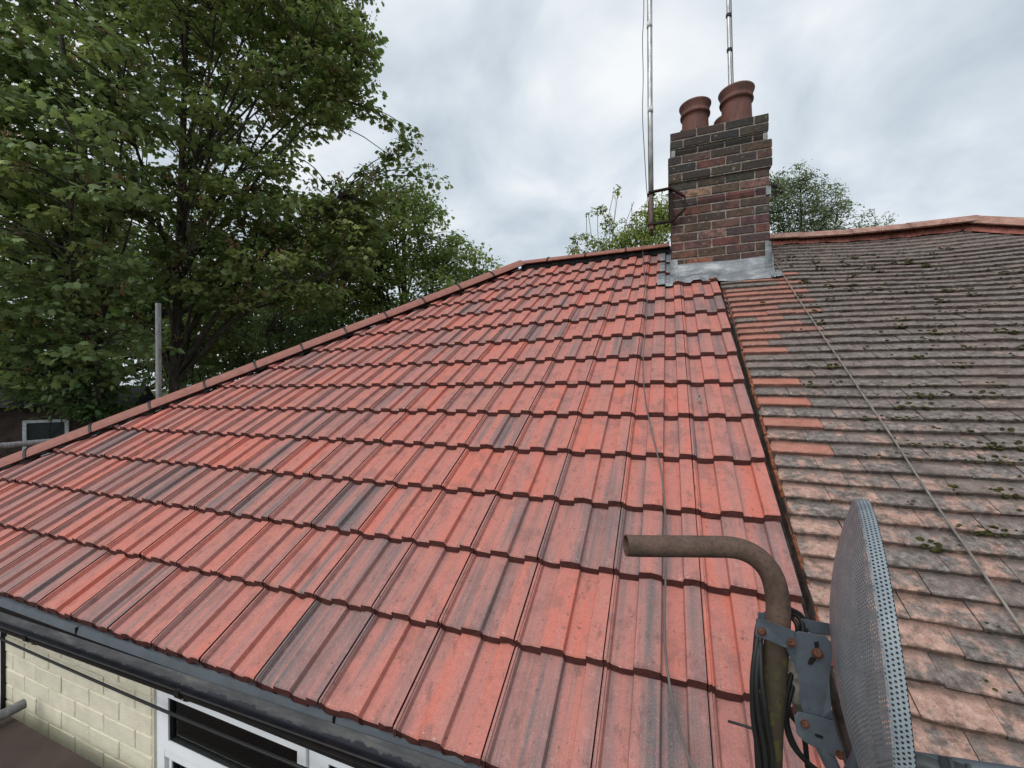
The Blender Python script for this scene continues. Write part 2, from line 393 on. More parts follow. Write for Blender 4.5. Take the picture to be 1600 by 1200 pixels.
# ================================================================== HOUSE WITH THE NEW RED ROOF
house = thing('house', 'cream painted bungalow with new red brindle tiled hip roof and brick chimney', 'house', (-2.5, 4.8, GROUND))
def hpart(mb, name, mats, parent=house, smooth=False):
    o = mb.build(name, mats, None, smooth); o.parent = parent
    o.matrix_parent_inverse = world_of(parent).inverted(); return o
def world_of(o):
    M = Matrix.Identity(4)
    while o is not None:
        M = (o.matrix_parent_inverse @ Matrix.LocRotScale(o.location, o.rotation_euler, o.scale) if o.parent else Matrix.LocRotScale(o.location, o.rotation_euler, o.scale)) @ M
        o = o.parent
    return M
def child(name, data, parent, M):
    """link an object at world matrix M under parent"""
    o = bpy.data.objects.new(name, data); COL.objects.link(o); o.parent = parent
    o.matrix_parent_inverse = world_of(parent).inverted()
    o.location, rot, o.scale = M.decompose(); o.rotation_euler = rot.to_euler(); return o

# roof deck: all slopes, dark underlay
HX0 = hip_x(0)-.07
deck = MB()
Yr = RIDGE.y; Yb = 2*Yr-O.y; dn = -.085
e0 = rf(HX0, 0.0, dn); e1 = rf(VERGE+.03, 0.0, dn); r1 = Vector((VERGE+.03, Yr, RIDGE.z+dn*1.2)); r0 = Vector((hip_x(S_RIDGE)-.07, Yr, RIDGE.z+dn*1.2))
b0 = Vector((HX0, Yb, e0.z)); b1 = Vector((VERGE+.03, Yb, e0.z))
deck.add([e0, e1, r1, r0, b0, b1], [(0, 1, 2, 3), (4, 0, 3), (5, 4, 3, 2)])
roof = hpart(deck, 'roof', M_FELT)
tag(roof, 'hip roof laid with red brindle interlocking tiles')
sl = MB()
up = Vector((0, 0, .07))
sl.add([b0+up, e0+Vector((-.05, .1, .07)), r0+up, r1+up+Vector((0, .02, 0)), b1+up], [(0, 1, 2), (4, 0, 2, 3)])
hpart(sl, 'rear_slope', M_TILE, roof)

# ---- interlocking tiles
def tile_profile():
    h = .0205
    k = [(.0015, -.0055), (.0035, -.0030), (.0110, -.0030), (.0125, -.0085), (.0165, -.0085), (.0180, -.0060), (.0235, -h), (.055, -h-.0012), (.0900, -h), (.0942, -.0012), (.0965, 0), (.135, .0008), (.1690, 0), (.1712, -.0012), (.1758, -h), (.210, -h-.0012), (.2425, -h), (.2467, -.0012), (.249, 0), (.275, .0006), (.2985, 0)]
    return k
PROF = tile_profile(); TILT = .032/GAUGE
def prof_at(u):
    u = min(max(u, PROF[0][0]), PROF[-1][0])
    for (a, b), (c, d) in zip(PROF, PROF[1:]):
        if a <= u <= c: return b + (d-b)*(u-a)/max(c-a, 1e-9)
    return 0
def tile_mesh(seed):
    rg = random.Random(seed); mb = MB(); n = len(PROF); LEN = .372; T = .0265
    rows = []
    jit = [rg.uniform(-.0032, .0022) for _ in PROF]
    for (v, dw) in ((0, -T), (0, -.0045), (.006, 0), (.19, 0), (LEN, 0)):
        ring = []
        for i, (u, w) in enumerate(PROF):
            vv = v + (jit[i] if v < .01 else 0) - (.010 + rg.uniform(-.003, .003) if dw < -.01 else 0)
            ring.append((u, vv, w + dw - TILT*v + (rg.uniform(-.0030, .0030) if v == 0 and dw < -.01 else 0)))
        rows.append(ring)
    vs = [p for r in rows for p in r]; fs = []; mi = []
    for j in range(len(rows)-1):
        for i in range(n-1):
            fs.append((j*n+i, j*n+i+1, (j+1)*n+i+1, (j+1)*n+i)); mi.append(1 if j == 0 else 0)
    mb.v = vs; mb.f = fs; mb.mi = mi
    for i in (0, n-1):   # side walls
        o = len(mb.v); mb.v += [(rows[1][i][0], 0, rows[0][i][2]), (rows[-1][i][0], LEN, rows[-1][i][2]-T)]
        mb.f.append((n+i, 2*n+i, 3*n+i, 4*n+i, o+1, o)); mb.mi.append(1)
    # underside
    o = len(mb.v); mb.v += [(PROF[0][0], 0.001, rows[0][6][2]), (PROF[-1][0], 0.001, rows[0][6][2]), (PROF[-1][0], LEN, rows[-1][4][2]-.012), (PROF[0][0], LEN, rows[-1][4][2]-.012)]
    mb.f.append((o, o+3, o+2, o+1)); mb.mi.append(1)
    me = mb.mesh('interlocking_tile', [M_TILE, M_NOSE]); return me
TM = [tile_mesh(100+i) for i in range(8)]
hp0 = Vector((hip_x(0)-.045, O.y, 0)); hdir = Vector((.897, U.y, 0)).normalized(); hnorm = Vector((-hdir.y, hdir.x, 0))   # points left/back of the hip
def clip_mesh(me, M, co, no):
    bm = bmesh.new(); bm.from_mesh(me); bm.transform(M)
    bmesh.ops.bisect_plane(bm, geom=bm.verts[:]+bm.edges[:]+bm.faces[:], plane_co=co, plane_no=no, clear_outer=True)
    if not bm.faces: bm.free(); return None
    bm.transform(M.inverted()); out = bpy.data.meshes.new('cut_tile'); bm.to_mesh(out); bm.free()
    for mt in me.materials: out.materials.append(mt)
    return out
tiles = []
for r in range(14):
    for c in range(-21, 1):
        if c == 0 and r > 11: continue
        x = O.x + c*WID; s = r*GAUGE
        me = TM[(r*5 + c*3 + random.randrange(3)) % 8]
        M = rmat(x, s + random.uniform(-.002, .002), random.uniform(-.0012, .0012)) @ Matrix.Rotation(random.uniform(-.0025, .0025), 4, 'Z') @ Matrix.Rotation(random.uniform(-.002, .002), 4, 'Y')
        d = [(rf(x+a, s+b)-hp0).dot(hnorm) for a in (0, WID) for b in (0, .372)]
        if min(d) > 0: continue
        if max(d) > 0:
            me = clip_mesh(me, M, hp0, hnorm)
            if me is None: continue
        tiles.append(child('tile', me, roof, M))

# ---- hip and ridge tiles with black dry-fix clips
def arc_tile(p0, p1, rad=.125, half=62, thick=.014, ns=10, upv=Vector((0, 0, 1)), drop=0.0, n=2, wob=0):
    mb = MB(); ax = (p1-p0).normalized(); side = ax.cross(upv).normalized(); upn = side.cross(ax)
    for rr, flip in ((rad, False), (rad-thick, True)):
        pass
    rings = []
    for j in range(n+1):
        c = p0.lerp(p1, j/n)
        for rr in (rad, rad-thick):
            rings.append([c + side*math.sin(math.radians(-half+2*half*k/ns))*rr + upn*(math.cos(math.radians(-half+2*half*k/ns))*rr - rad*math.cos(math.radians(half)) - drop) for k in range(ns+1)])
    w = ns+1; vs = [p for r in rings for p in r]; fs = []
    for j in range(n):
        for k in range(ns):
            a = (2*j)*w+k; b = (2*j+2)*w+k; fs.append((a, a+1, b+1, b))
            a = (2*j+1)*w+k; b = (2*j+3)*w+k; fs.append((a, b, b+1, a+1))
        for k in (0, ns):
            fs.append(((2*j)*w+k, (2*j+2)*w+k, (2*j+3)*w+k, (2*j+1)*w+k))
    for j in (0, n):
        for k in range(ns): fs.append(((2*j)*w+k, (2*j)*w+k+1, (2*j+1)*w+k+1, (2*j+1)*w+k))
    mb.add(vs, fs); return mb
def hip_c(s):   # centre line of the hip tiles
    p = rf(hip_x(s), s) + Vector((-.072, .076, .014)); k = max(0, min(1, s/S_RIDGE))**2
    return p + Vector((-.028, -.076, -.034))*k
hip_s = [-.18 + k*.340 for k in range(15)]
for a, b in zip(hip_s, hip_s[1:]):
    p0, p1 = hip_c(a), hip_c(min(b, S_RIDGE)); j = Vector((0, 0, random.uniform(-.004, .004)))
    ov = (p1-p0).normalized()*.004
    mb = arc_tile(p0+j+ov, p1-ov, .135, 66)
    hpart(mb, 'hip_tile', M_HIP, roof, False)
    q = arc_tile(p0-ov*2.2, p0+ov*2.2, .143, 68, .012, 10, n=1)
    hpart(q, 'hip_clip', M_BLACK, roof)
# black dry-hip roll showing under the hip tiles, ragged lower edge
mb = MB(); pts = []; K = 160
for k in range(K+1):
    s = -.02 + (S_RIDGE-.1)*k/K
    wv = .012 + .008*math.sin(k*1.9) + random.uniform(-.005, .008)
    x = hip_x(s)
    a = rf(x-.05, s+.02, .045); b = rf(x+wv*.9, s-wv, .003 + prof_at(((x+wv-O.x) % WID))*.6)
    pts += [a, b]
mb.add(pts, [(2*k, 2*k+1, 2*k+3, 2*k+2) for k in range(K)]); hpart(mb, 'hip_roll', M_FELT, roof)
rz = RIDGE + Vector((0, 0, -.020))
ridge_x = [hip_x(S_RIDGE)-.12, -1.36, -.905, -.45, .012]
for a, b in zip(ridge_x, ridge_x[1:]):
    mb = arc_tile(Vector((a+.004, Yr, rz.z)), Vector((b-.004, Yr, rz.z)), .128, 60); hpart(mb, 'ridge_tile', M_HIP, roof)
    if a > -1.5:
        q = arc_tile(Vector((a-.009, Yr, rz.z)), Vector((a+.009, Yr, rz.z)), .137, 62, .012, 10, n=1); hpart(q, 'ridge_clip', M_BLACK, roof)
mb = MB(); K = 60; pts = []
for k in range(K+1):
    x = -1.7 + 1.72*k/K; pts += [rf(x, S_RIDGE-.06, .03), rf(x, S_RIDGE-.105, .004+prof_at((x-O.x) % WID)-.020)]
mb.add(pts, [(2*k, 2*k+2, 2*k+3, 2*k+1) for k in range(K)]); hpart(mb, 'ridge_roll', M_FELT, roof)
# pale mortar line of the mitre where hip meets ridge
ap = Vector((hip_x(S_RIDGE)-.10, Yr, rz.z))
q = arc_tile(ap+Vector((-.006, 0, 0)), ap+Vector((.004, 0, 0)), .131, 58, .02, 10, n=1); hpart(q, 'mitre_joint', M_MORTAR, roof)

# ---- bonding gutter between the two roofs
mb = MB(); K = 60; prof = [(VERGE-.03, -.03), (VERGE-.005, -.075), (VERGE+.022, -.078), (VERGE+.034, -.045), (VERGE+.06, -.06)]
pts = []
for k in range(K+1):
    s = -.03 + 3.72*k/K
    pts += [rf(x, s, nn) for x, nn in prof]
w = len(prof); mb.add(pts, [(k*w+i, k*w+i+1, (k+1)*w+i+1, (k+1)*w+i) for k in range(K) for i in range(w-1)])
hpart(mb, 'bonding_gutter', simple('gutter_liner', (.045, .036, .032), .8, .2, var=.5, scale=30), roof)

# ---- gutter, eaves tray
def gz(x): return -1.121 + .025*(x+3.0)
mb = MB(); K = 40; A = 10; pts = []; x0, x1 = -6.2, .75
for k in range(K+1):
    x = x0+(x1-x0)*k/K
    for a in range(A+1):
        t = .80*math.pi*a/A; pts.append((x, 1.010-.053*math.cos(t), gz(x)-.053*math.sin(t)*1.0))
w = A+1; mb.add(pts, [(k*w+a, (k+1)*w+a, (k+1)*w+a+1, k*w+a+1) for k in range(K) for a in range(A)], 0)
pts = []
for k in range(K+1):
    x = x0+(x1-x0)*k/K
    pts.append((x, .957, gz(x))); pts.append((x, .9555, gz(x)+.003)); pts.append((x, .951, gz(x)+.002)); pts.append((x, .950, gz(x)-.005))
    for a in range(A+1):
        t = .80*math.pi*a/A; pts.append((x, 1.010-.057*math.cos(t), gz(x)-.057*math.sin(t)-.001))
w = A+5; mb.add(pts, [(k*w+a, k*w+a+1, (k+1)*w+a+1, (k+1)*w+a) for k in range(K) for a in range(w-1)], 1)
gutter = hpart(mb, 'gutter', [M_GUTIN, M_BLACK], house, True); tag(gutter, 'black half-round gutter with a skin of dried silt')
for x in (-4.1, -2.73, -1.66, -.62, .35):
    q = MB(); pts = []
    for a in range(A+1):
        t = .80*math.pi*a/A; pts += [(x-.016, 1.010-.060*math.cos(t), gz(x)-.060*math.sin(t)-.002), (x+.016, 1.010-.060*math.cos(t), gz(x)-.060*math.sin(t)-.002)]
    q.add(pts, [(2*a, 2*a+1, 2*a+3, 2*a+2) for a in range(A)])
    q.box(x-.012, x+.012, .9475, .958, gz(x)+.0025, gz(x)+.005); q.box(x-.012, x+.012, .9465, .9495, gz(x)-.02, gz(x)+.0025)
    hpart(q, 'gutter_bracket', M_BLACK, gutter)
ex = [-6.0, -4.55, -2.575, -1.045, .40]
for a, b in zip(ex, ex[1:]):
    q = MB(); pr = [(1.20, -1.030), (1.086, -1.092), (1.066, -1.098), (1.057, -1.129), (1.064, -1.131)]
    pts = [(x, y, z + .45*(gz(max(x, -3.3))+1.10)) for x in (a+.003, b-.001) for (y, z) in pr]; w = len(pr)
    q.add(pts, [(i, i+1, w+i+1, w+i) for i in range(w-1)]); hpart(q, 'eaves_tray', M_TRAY, roof)
for k in (1, 2, 3):
    q = MB(); q.box(ex[k]-.002, ex[k]+.0015, 1.0545, 1.066, -1.130+.45*(gz(ex[k])+1.10), -1.098+.45*(gz(ex[k])+1.10)); hpart(q, 'tray_joint', M_SEAL, roof)

# ---- wall, window
WY = 1.125
wx0, wx1, wz0, wz1 = -2.135, .35, -2.62, -1.235
wall = MB()
T_ = WY+.0045
wall.box(-5.85, wx0, T_, WY+.25, GROUND, -1.10); wall.box(wx1, VERGE, T_, WY+.25, GROUND, -1.10)
wall.box(wx0, wx1, T_, WY+.25, GROUND, wz0); wall.box(wx0, wx1, T_, WY+.25, wz1, -1.10)
wall.box(-5.85, -5.6, WY+.26, Yb-.1, GROUND, -1.10); wall.box(-5.6, VERGE, Yb-.35, Yb-.1, GROUND, -1.10); wall.box(VERGE-.1, VERGE, WY+.26, Yb-.36, GROUND, -1.10)
wallo = hpart(wall, 'wall', M_CREAM); tag(wallo, 'cream painted brick wall below the eaves')
q = MB(); q.box(-5.95, VERGE, 1.074, 1.100, -1.245, -1.105); hpart(q, 'fascia', M_BLACK)
BL, BH = .245, .0885
bme = []
for L in (BL-.008, BL/2-.008):
    for sd in range(3):
        rg = random.Random(sd+int(L*1000)); q = MB(); hh = BH-.008; r_ = .0035
        vs = []
        for (y, ins) in ((.004, 0), (.002, 0), (0, r_)):
            vs += [(ins+rg.uniform(-.001, .001), y+rg.uniform(-.001, .001), ins), (L-ins, y+rg.uniform(-.001, .001), ins+rg.uniform(-.001, .001)), (L-ins, y, hh-ins), (ins, y+rg.uniform(-.001, .001), hh-ins)]
        fs = [(0, 1, 5, 4), (1, 2, 6, 5), (2, 3, 7, 6), (3, 0, 4, 7), (4, 5, 9, 8), (5, 6, 10, 9), (6, 7, 11, 10), (7, 4, 8, 11), (8, 9, 10, 11)]
        q.add(vs, fs); bme.append(q.mesh('wall_brick', M_CREAM))
for k in range(15):
    z = -2.42 + k*BH
    x = wx0 - .006; first = True
    if k % 2: widths = [1]
    else: widths = [0]
    kk = 0
    while x > -3.44:
        half = (k % 2 == 1 and kk == 0)
        L = BL/2 if half else BL
        me = bme[(3 if half else 0)+random.randrange(3)]
        M = Matrix.Translation((x-L+.004, WY+random.uniform(-.0012, .0018), z+.004+random.uniform(-.001, .001))); child('brick', me, wallo, M)
        x -= L; kk += 1
# window
wy = WY+.035
def frame_rect(mb, x0, x1, z0, z1, t, y0, y1, ch=.012):
    """four mitred members of a window frame"""
    for (a0, a1, b0, b1) in ((x0, x0+t, z0, z1), (x1-t, x1, z0, z1), (x0+t, x1-t, z0, z0+t), (x0+t, x1-t, z1-t, z1)):
        mb.box(a0, a1, y0, y1, b0, b1)
wf = MB(); frame_rect(wf, wx0, wx1, wz0, wz1, .055, wy-.02, wy+.05)
mul = [-1.215, -.42]
trz = -1.588
for x in mul: wf.box(x-.03, x+.03, wy-.018, wy+.05, wz0+.055, wz1-.055)
xs = [wx0+.055] + [v for m_ in mul for v in (m_-.03, m_+.03)] + [wx1-.055]
for k in range(3): wf.box(xs[2*k], xs[2*k+1], wy-.018, wy+.05, trz-.022, trz+.022)
window = hpart(wf, 'window', M_UPVC); tag(window, 'white upvc window under the gutter')
for k in range(3):
    xa, xb = xs[2*k], xs[2*k+1]
    for (za_, zb_, opening) in ((trz+.022, wz1-.055, True), (wz0+.055, trz-.022, False)):
        t_ = .042 if opening else .02; yo = wy-.030 if opening else wy-.005
        q = MB(); frame_rect(q, xa+.002, xb-.002, za_+.002, zb_-.002, t_, yo, yo+.045); hpart(q, 'sash', M_UPVC, window)
        q = MB(); frame_rect(q, xa+t_, xb-t_, za_+t_, zb_-t_, .007, yo+.006, yo+.03); hpart(q, 'gasket', M_SEAL, window)
        q = MB(); q.box(xa+t_+.001, xb-t_-.001, yo+.018, yo+.024, za_+t_+.001, zb_-t_-.001); hpart(q, 'pane', M_GLASS, window)
    q = MB(); hx = (xa+xb)/2+.06; q.box(hx-.012, hx+.012, wy+.028, wy+.045, trz+.036, trz+.075); q.tube([(hx, wy+.05, trz+.06), (hx-.01, wy+.065, trz+.066), (hx-.045, wy+.068, trz+.085), (hx-.10, wy+.066, trz+.092)], .009, 8); hpart(q, 'handle', M_UPVC, window)
rm = MB(); rm.box(wx0-.3, wx1, 3.2, 3.25, GROUND, -1.12); rm.box(wx0-.3, wx0-.25, WY+.26, 3.2, GROUND, -1.12); rm.box(wx0-.3, wx1, WY+.26, 3.2, -1.118, -1.112); rm.box(-2.42, -1.86, 1.385, 1.40, GROUND, -1.125); rm.box(-1.85, -1.76, 1.379, 1.42, GROUND, -1.125)
hpart(rm, 'interior', simple('room_wall', (.36, .34, .27), .9, .1))
# second opening further left
q = MB(); frame_rect(q, -4.4, -3.455, -3.1, -1.24, .055, WY-.012, WY+.06); w2 = hpart(q, 'window', M_UPVC)
q = MB(); q.box(-4.345, -3.51, WY+.02, WY+.026, -3.05, -1.295); hpart(q, 'pane', M_GLASS, w2)
q = MB(); q.box(-3.452, -3.443, WY-.016, WY+.01, -3.1, -1.24); hpart(q, 'gasket', M_SEAL, w2)

# ================================================================== CHIMNEY
CX0, CX1, CY0, CY1 = .022, .812, 4.095, 4.975
CH = .0787; ZT = 2.335
core = MB(); IN = .0055
NC = 24
def c_off(k): return 0.0 if k < 2 else (-.014 if k == 2 else (.020 if k < 6 else 0.0))
for k in range(NC):
    o = c_off(k)-IN; z1 = ZT-k*CH
    core.box(CX0-o, CX1+o, CY0-o, CY1+o, z1-CH, z1-(.0 if k else .004))
chim = hpart(core, 'chimney', M_MORTAR); tag(chim, 'weathered red and soot-dark brick chimney stack')
def brick_mesh(lx, ly, lz, seed):
    rg = random.Random(seed); bm = bmesh.new(); bmesh.ops.create_cube(bm, size=1)
    for v in bm.verts: v.co = Vector((v.co.x*lx, v.co.y*ly, v.co.z*lz)) + Vector([rg.uniform(-.0025, .0025) for _ in range(3)])
    bmesh.ops.bevel(bm, geom=bm.edges[:], offset=.0045, segments=1, affect='EDGES')
    me = bpy.data.meshes.new('chimney_brick'); bm.to_mesh(me); bm.free(); me.materials.append(M_BRICK); return me
BC = {}
def get_brick(lx, ly, lz):
    key = (round(lx, 3), round(ly, 3), round(lz, 3), random.randrange(3))
    if key not in BC: BC[key] = brick_mesh(lx, ly, lz, hash(key) & 0xffff)
    return BC[key]
dark = [(.040, .038, .031), (.052, .046, .036), (.034, .032, .029), (.062, .050, .038)]
red = [(.120, .056, .048), (.098, .050, .045), (.130, .056, .046), (.082, .047, .043), (.140, .058, .047), (.105, .060, .054), (.066, .049, .046)]
hot = [(.24, .088, .062), (.24, .14, .11)]
def brick_col(k):
    if k < 3: c = random.choice(dark)
    elif k < 7: c = random.choice(dark+dark[:2]+[(.090, .055, .044), (.125, .060, .046)])
    else: c = random.choice(red if random.random() > .08 else hot)
    return (*[x*random.uniform(.85, 1.2) for x in c], 1)
J = .0105
for k in range(NC):
    if ZT-k*CH < .75: break
    o = c_off(k); X0, X1, Y0, Y1 = CX0-o, CX1+o, CY0-o, CY1+o
    zc = ZT-(k+.5)*CH; bh = (CH-J) if k != 2 else CH*.80
    Wd = X1-X0; full = (Wd+J)/3.5; half = full/2
    # front and back faces: 3.5 bricks, the half brick alternating ends
    for face in (0, 1):
        lens = [half, full, full, full] if (k+face) % 2 else [full, full, full, half]
        x = X0
        for L in lens:
            pr = random.uniform(-.0015, .0015)
            yc = Y0+.051+pr if face == 0 else Y1-.051-pr
            b = child('brick', get_brick(L-J, .1025, bh), chim, Matrix.Translation((x+(L-J)/2, yc, zc)) @ Matrix.Rotation(random.uniform(-.006, .006), 4, 'Y')); b.color = brick_col(k); x += L
    # sides between the front and back rows
    ya, yb = Y0+.1025+J, Y1-.1025-J; L3 = (yb-ya+J)/3
    for sx in (0, 1):
        y = ya
        lens = [L3]*3 if (k+sx) % 2 else [L3*.5, L3, L3, L3*.5]
        for L in lens:
            pr = random.uniform(-.0015, .0015); xc = X0+.051+pr if sx == 0 else X1-.051-pr
            b = child('brick', get_brick(.1025, L-J, bh), chim, Matrix.Translation((xc, y+(L-J)/2, zc))); b.color = brick_col(k); y += L
# flaunching mortar on top
q = MB(); q.add([(CX0+.01, CY0+.01, ZT-.006), (CX1-.01, CY0+.01, ZT-.006), (CX1-.01, CY1-.01, ZT-.006), (CX0+.01, CY1-.01, ZT-.006), (CX0+.12, CY0+.12, ZT+.035), (CX1-.12, CY0+.12, ZT+.035), (CX1-.12, CY1-.12, ZT+.035), (CX0+.12, CY1-.12, ZT+.035)],
      [(0, 1, 5, 4), (1, 2, 6, 5), (2, 3, 7, 6), (3, 0, 4, 7), (4, 5, 6, 7)]); hpart(q, 'flaunching', M_MORTAR, chim)
def mat_pot():
    t = NT('terracotta_pot'); p = t.gen_world(); n = t.noise(t.vmath('MULTIPLY', p, (14., 14., 5.)), 1.0, 5, .65); n2 = t.noise(p, 60, 4, .65)
    c = t.ramp(n, [(.3, (.060, .036, .032)), (.5, (.125, .055, .045)), (.75, (.20, .075, .054))]); c = t.mix(t.math('MULTIPLY', t.step(n2, .5, .72), .4), c, (.07, .045, .04))
    z = t.node('ShaderNodeSeparateXYZ'); t.l.new(p, z.inputs[0]); c = t.mix(t.math('MULTIPLY', t.step(z.outputs['Z'], 2.66, 2.72), .55), c, (.15, .09, .072)); t.bump(n2, .4, .004); return t.fin(c, .72, .3)
M_POT = mat_pot(); M_SOOT = simple('soot', (.01, .01, .01), .95, .05)
def pot(x, y, h, r):
    pr = [(r*1.05, 0), (r*1.02, .05), (r*.98, h-.155), (r*.985, h-.115), (r*1.10, h-.112), (r*1.13, h-.098), (r*1.10, h-.084), (r*1.03, h-.080), (r*1.05, h-.06), (r*1.16, h-.018), (r*1.20, h-.010), (r*1.20, h), (r*1.12, h+.004), (r*1.0, h-.01), (r*.86, h-.05), (r*.84, 0)]
    q = MB(); q.lathe(pr, (x, y, ZT+.01), 32); hpart(q, 'chimney_pot', M_POT, chim, True)
pot(.248, 4.335, .335, .119); pot(.600, 4.335, .378, .127)
pot(.250, 4.76, .330, .119); pot(.600, 4.76, .370, .127)
# lead flashings
def lead_part(q, name='lead_flashing'):
    o = hpart(q, name, M_LEAD, chim, True); return o
q = MB(); K = 40; pts = []
for k in range(K+1):
    x = .012 + (.835-.012)*k/K
    wv = prof_at((x-O.x) % WID) if x < VERGE else -.030 - .014*min(1, (x-VERGE)/.12)
    bot = 3.530 + (.010 if x < VERGE else .004)*math.sin(x*23) + .003*math.sin(x*61)
    top = 1.100 + .005*math.sin(x*9)
    pts += [(x, CY0-.006, top), (x, CY0-.010, .99-.01*math.sin(x*7)), tuple(rf(x, 3.63, .014+wv*.3)), tuple(rf(x, bot+.02, .012+wv*.9)), tuple(rf(x, bot, .002+wv))]
w = 5; q.add(pts, [(k*w+i, k*w+i+1, (k+1)*w+i+1, (k+1)*w+i) for k in range(K) for i in range(w-1)]); lead_part(q)
q = MB(); q.add([(.012, CY0-.009, 1.155), (.075, CY0-.011, 1.15), (.078, CY0-.016, .955), (.008, CY0-.018, .94), (.008, CY0+.25, 1.36), (.008, CY0+.25, 1.16)], [(0, 1, 2, 3), (0, 3, 5, 4)]); lead_part(q)
q = MB(); q.add([(.818, CY0-.010, 1.225), (.775, CY0-.010, 1.222), (.773, CY0-.017, 1.0), (.828, CY0-.019, .975), (.826, CY0+.3, 1.42), (.828, CY0+.3, 1.15)], [(1, 0, 3, 2), (0, 4, 5, 3)]); lead_part(q)
q = MB(); K = 10; pts = []
for k in range(K+1):
    x = .80 + .075*k/K; pts += [tuple(rf(x, 3.60+.02*math.sin(k), -.015)), tuple(rf(x, 3.50+.012*math.sin(k*1.7), -.022+.006*math.sin(k*2.1)))]
q.add(pts, [(2*k, 2*k+1, 2*k+3, 2*k+2) for k in range(K)]); lead_part(q)
for r in (11, 12, 13):     # soakers dressed over the tiles on the left of the stack
    s0 = r*GAUGE if r > 11 else 3.50; s1 = (r+1)*GAUGE; q = MB(); K = 24; pts = []
    xa = -.085 + .01*(13-r)*.2 - (.02 if r == 11 else 0)
    for k in range(K+1):
        x = xa + (.03-xa)*k/K
        for s in (s0-.003, s0+.004, s1+.02):
            n_ = prof_at((x-O.x) % WID) - TILT*(s-r*GAUGE) + .0035
            pts.append(tuple(rf(x, s, n_ - (.012 if s < s0 else 0))))
    q.add(pts, [(k*3+i, k*3+i+1, k*3+i+4, k*3+i+3) for k in range(K) for i in range(2)]); lead_part(q, 'lead_soaker')

# ================================================================== NEIGHBOURING HOUSE, OLD CLAY ROOF
nb = thing('neighbouring_house', 'adjoining bungalow with mossy grey old plain clay tile roof', 'house', (3.6, 4.8, GROUND))
OG, OW, OX = .0915, .166, .432
APX = 2.50                                                   # apex of its hip
def sag(x, s):
    t = min(max((x-.45)/1.7, 0), 1); t = t*t*(3-2*t)
    return -.040 - .088*t*(s/4.5)**1.5 + .006*math.sin(x*3.1+s*1.3) + .004*math.sin(s*4.1-x*2.2)
def of(x, s, n=0.0): return rf(x, s, sag(x, s)+n)
def nhip_x(s): return APX + .93*(S_RIDGE-s)
mb = MB(); K = 14; pts = []
for j in range(K+1):
    s = S_RIDGE*j/K
    for i in range(K+1):
        x = VERGE+.035 + (nhip_x(s)-VERGE)*i/K; pts.append(of(x, s, -.035))
w = K+1; mb.add(pts, [(j*w+i, j*w+i+1, (j+1)*w+i+1, (j+1)*w+i) for j in range(K) for i in range(K)])
ra, rb = of(VERGE+.04, S_RIDGE, -.035), of(APX, S_RIDGE, -.035); ec = of(nhip_x(0), 0, -.035)
mb.add([ra, rb, ec, (ec.x, Yb, ec.z), (VERGE+.04, Yb, ec.z)], [(1, 2, 3), (0, 1, 3, 4)])
nroof = hpart(mb, 'roof', M_FELT, nb); tag(nroof, 'sagging roof of grey weathered plain clay tiles with moss')
mb = MB(); mb.box(VERGE+.01, 6.4, WY, WY+.25, GROUND, -1.12); mb.box(6.15, 6.4, WY+.26, Yb-.1, GROUND, -1.12); mb.box(VERGE+.01, 6.14, Yb-.35, Yb-.1, GROUND, -1.12)
hpart(mb, 'wall', M_CREAM, nb)
def plain_tile(wd, seed):
    rg = random.Random(seed); q = MB(); L = .190; T = .0195; n = 4
    t_ = [];
    for (v, dz) in ((0, -T), (0, -.002), (.004, 0), (L, 0)):
        for i in range(n+1):
            u = .0015 + (wd-.003)*i/n
            t_.append((u, v + (rg.uniform(-.0022, .0018) if v < .01 else 0), dz + .0012*math.sin(math.pi*i/n) - v*.185 + rg.uniform(-.0006, .0006)))
    w = n+1; fs = [(j*w+i, j*w+i+1, (j+1)*w+i+1, (j+1)*w+i) for j in range(3) for i in range(n)]
    q.add(t_, fs)
    for i in (0, n):
        o = len(q.v); q.v += [(t_[i][0], L, t_[3*w+i][2]-T)]; q.f.append((i, w+i, 2*w+i, 3*w+i, o)); q.mi.append(0)
    o = len(q.v); q.v += [(0.001, L, -L*.185-T), (wd-.001, L, -L*.185-T)]; q.f.append((0, o, o+1, n)); q.mi.append(0)
    return q
PT = {}
for wd in (OW, OW*1.5):
    for sd in range(5): PT[(round(wd, 3), sd)] = plain_tile(wd, sd*7+int(wd*100))
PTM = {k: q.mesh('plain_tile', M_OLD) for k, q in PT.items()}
def pix(P):
    d = P.dot(CF)
    return (800+F_PX*P.dot(CR)/d, 600-F_PX*P.dot(CU)/d, d) if d > .05 else (9e9, 9e9, d)
cand = []
NR = int((S_RIDGE-.07)/OG)
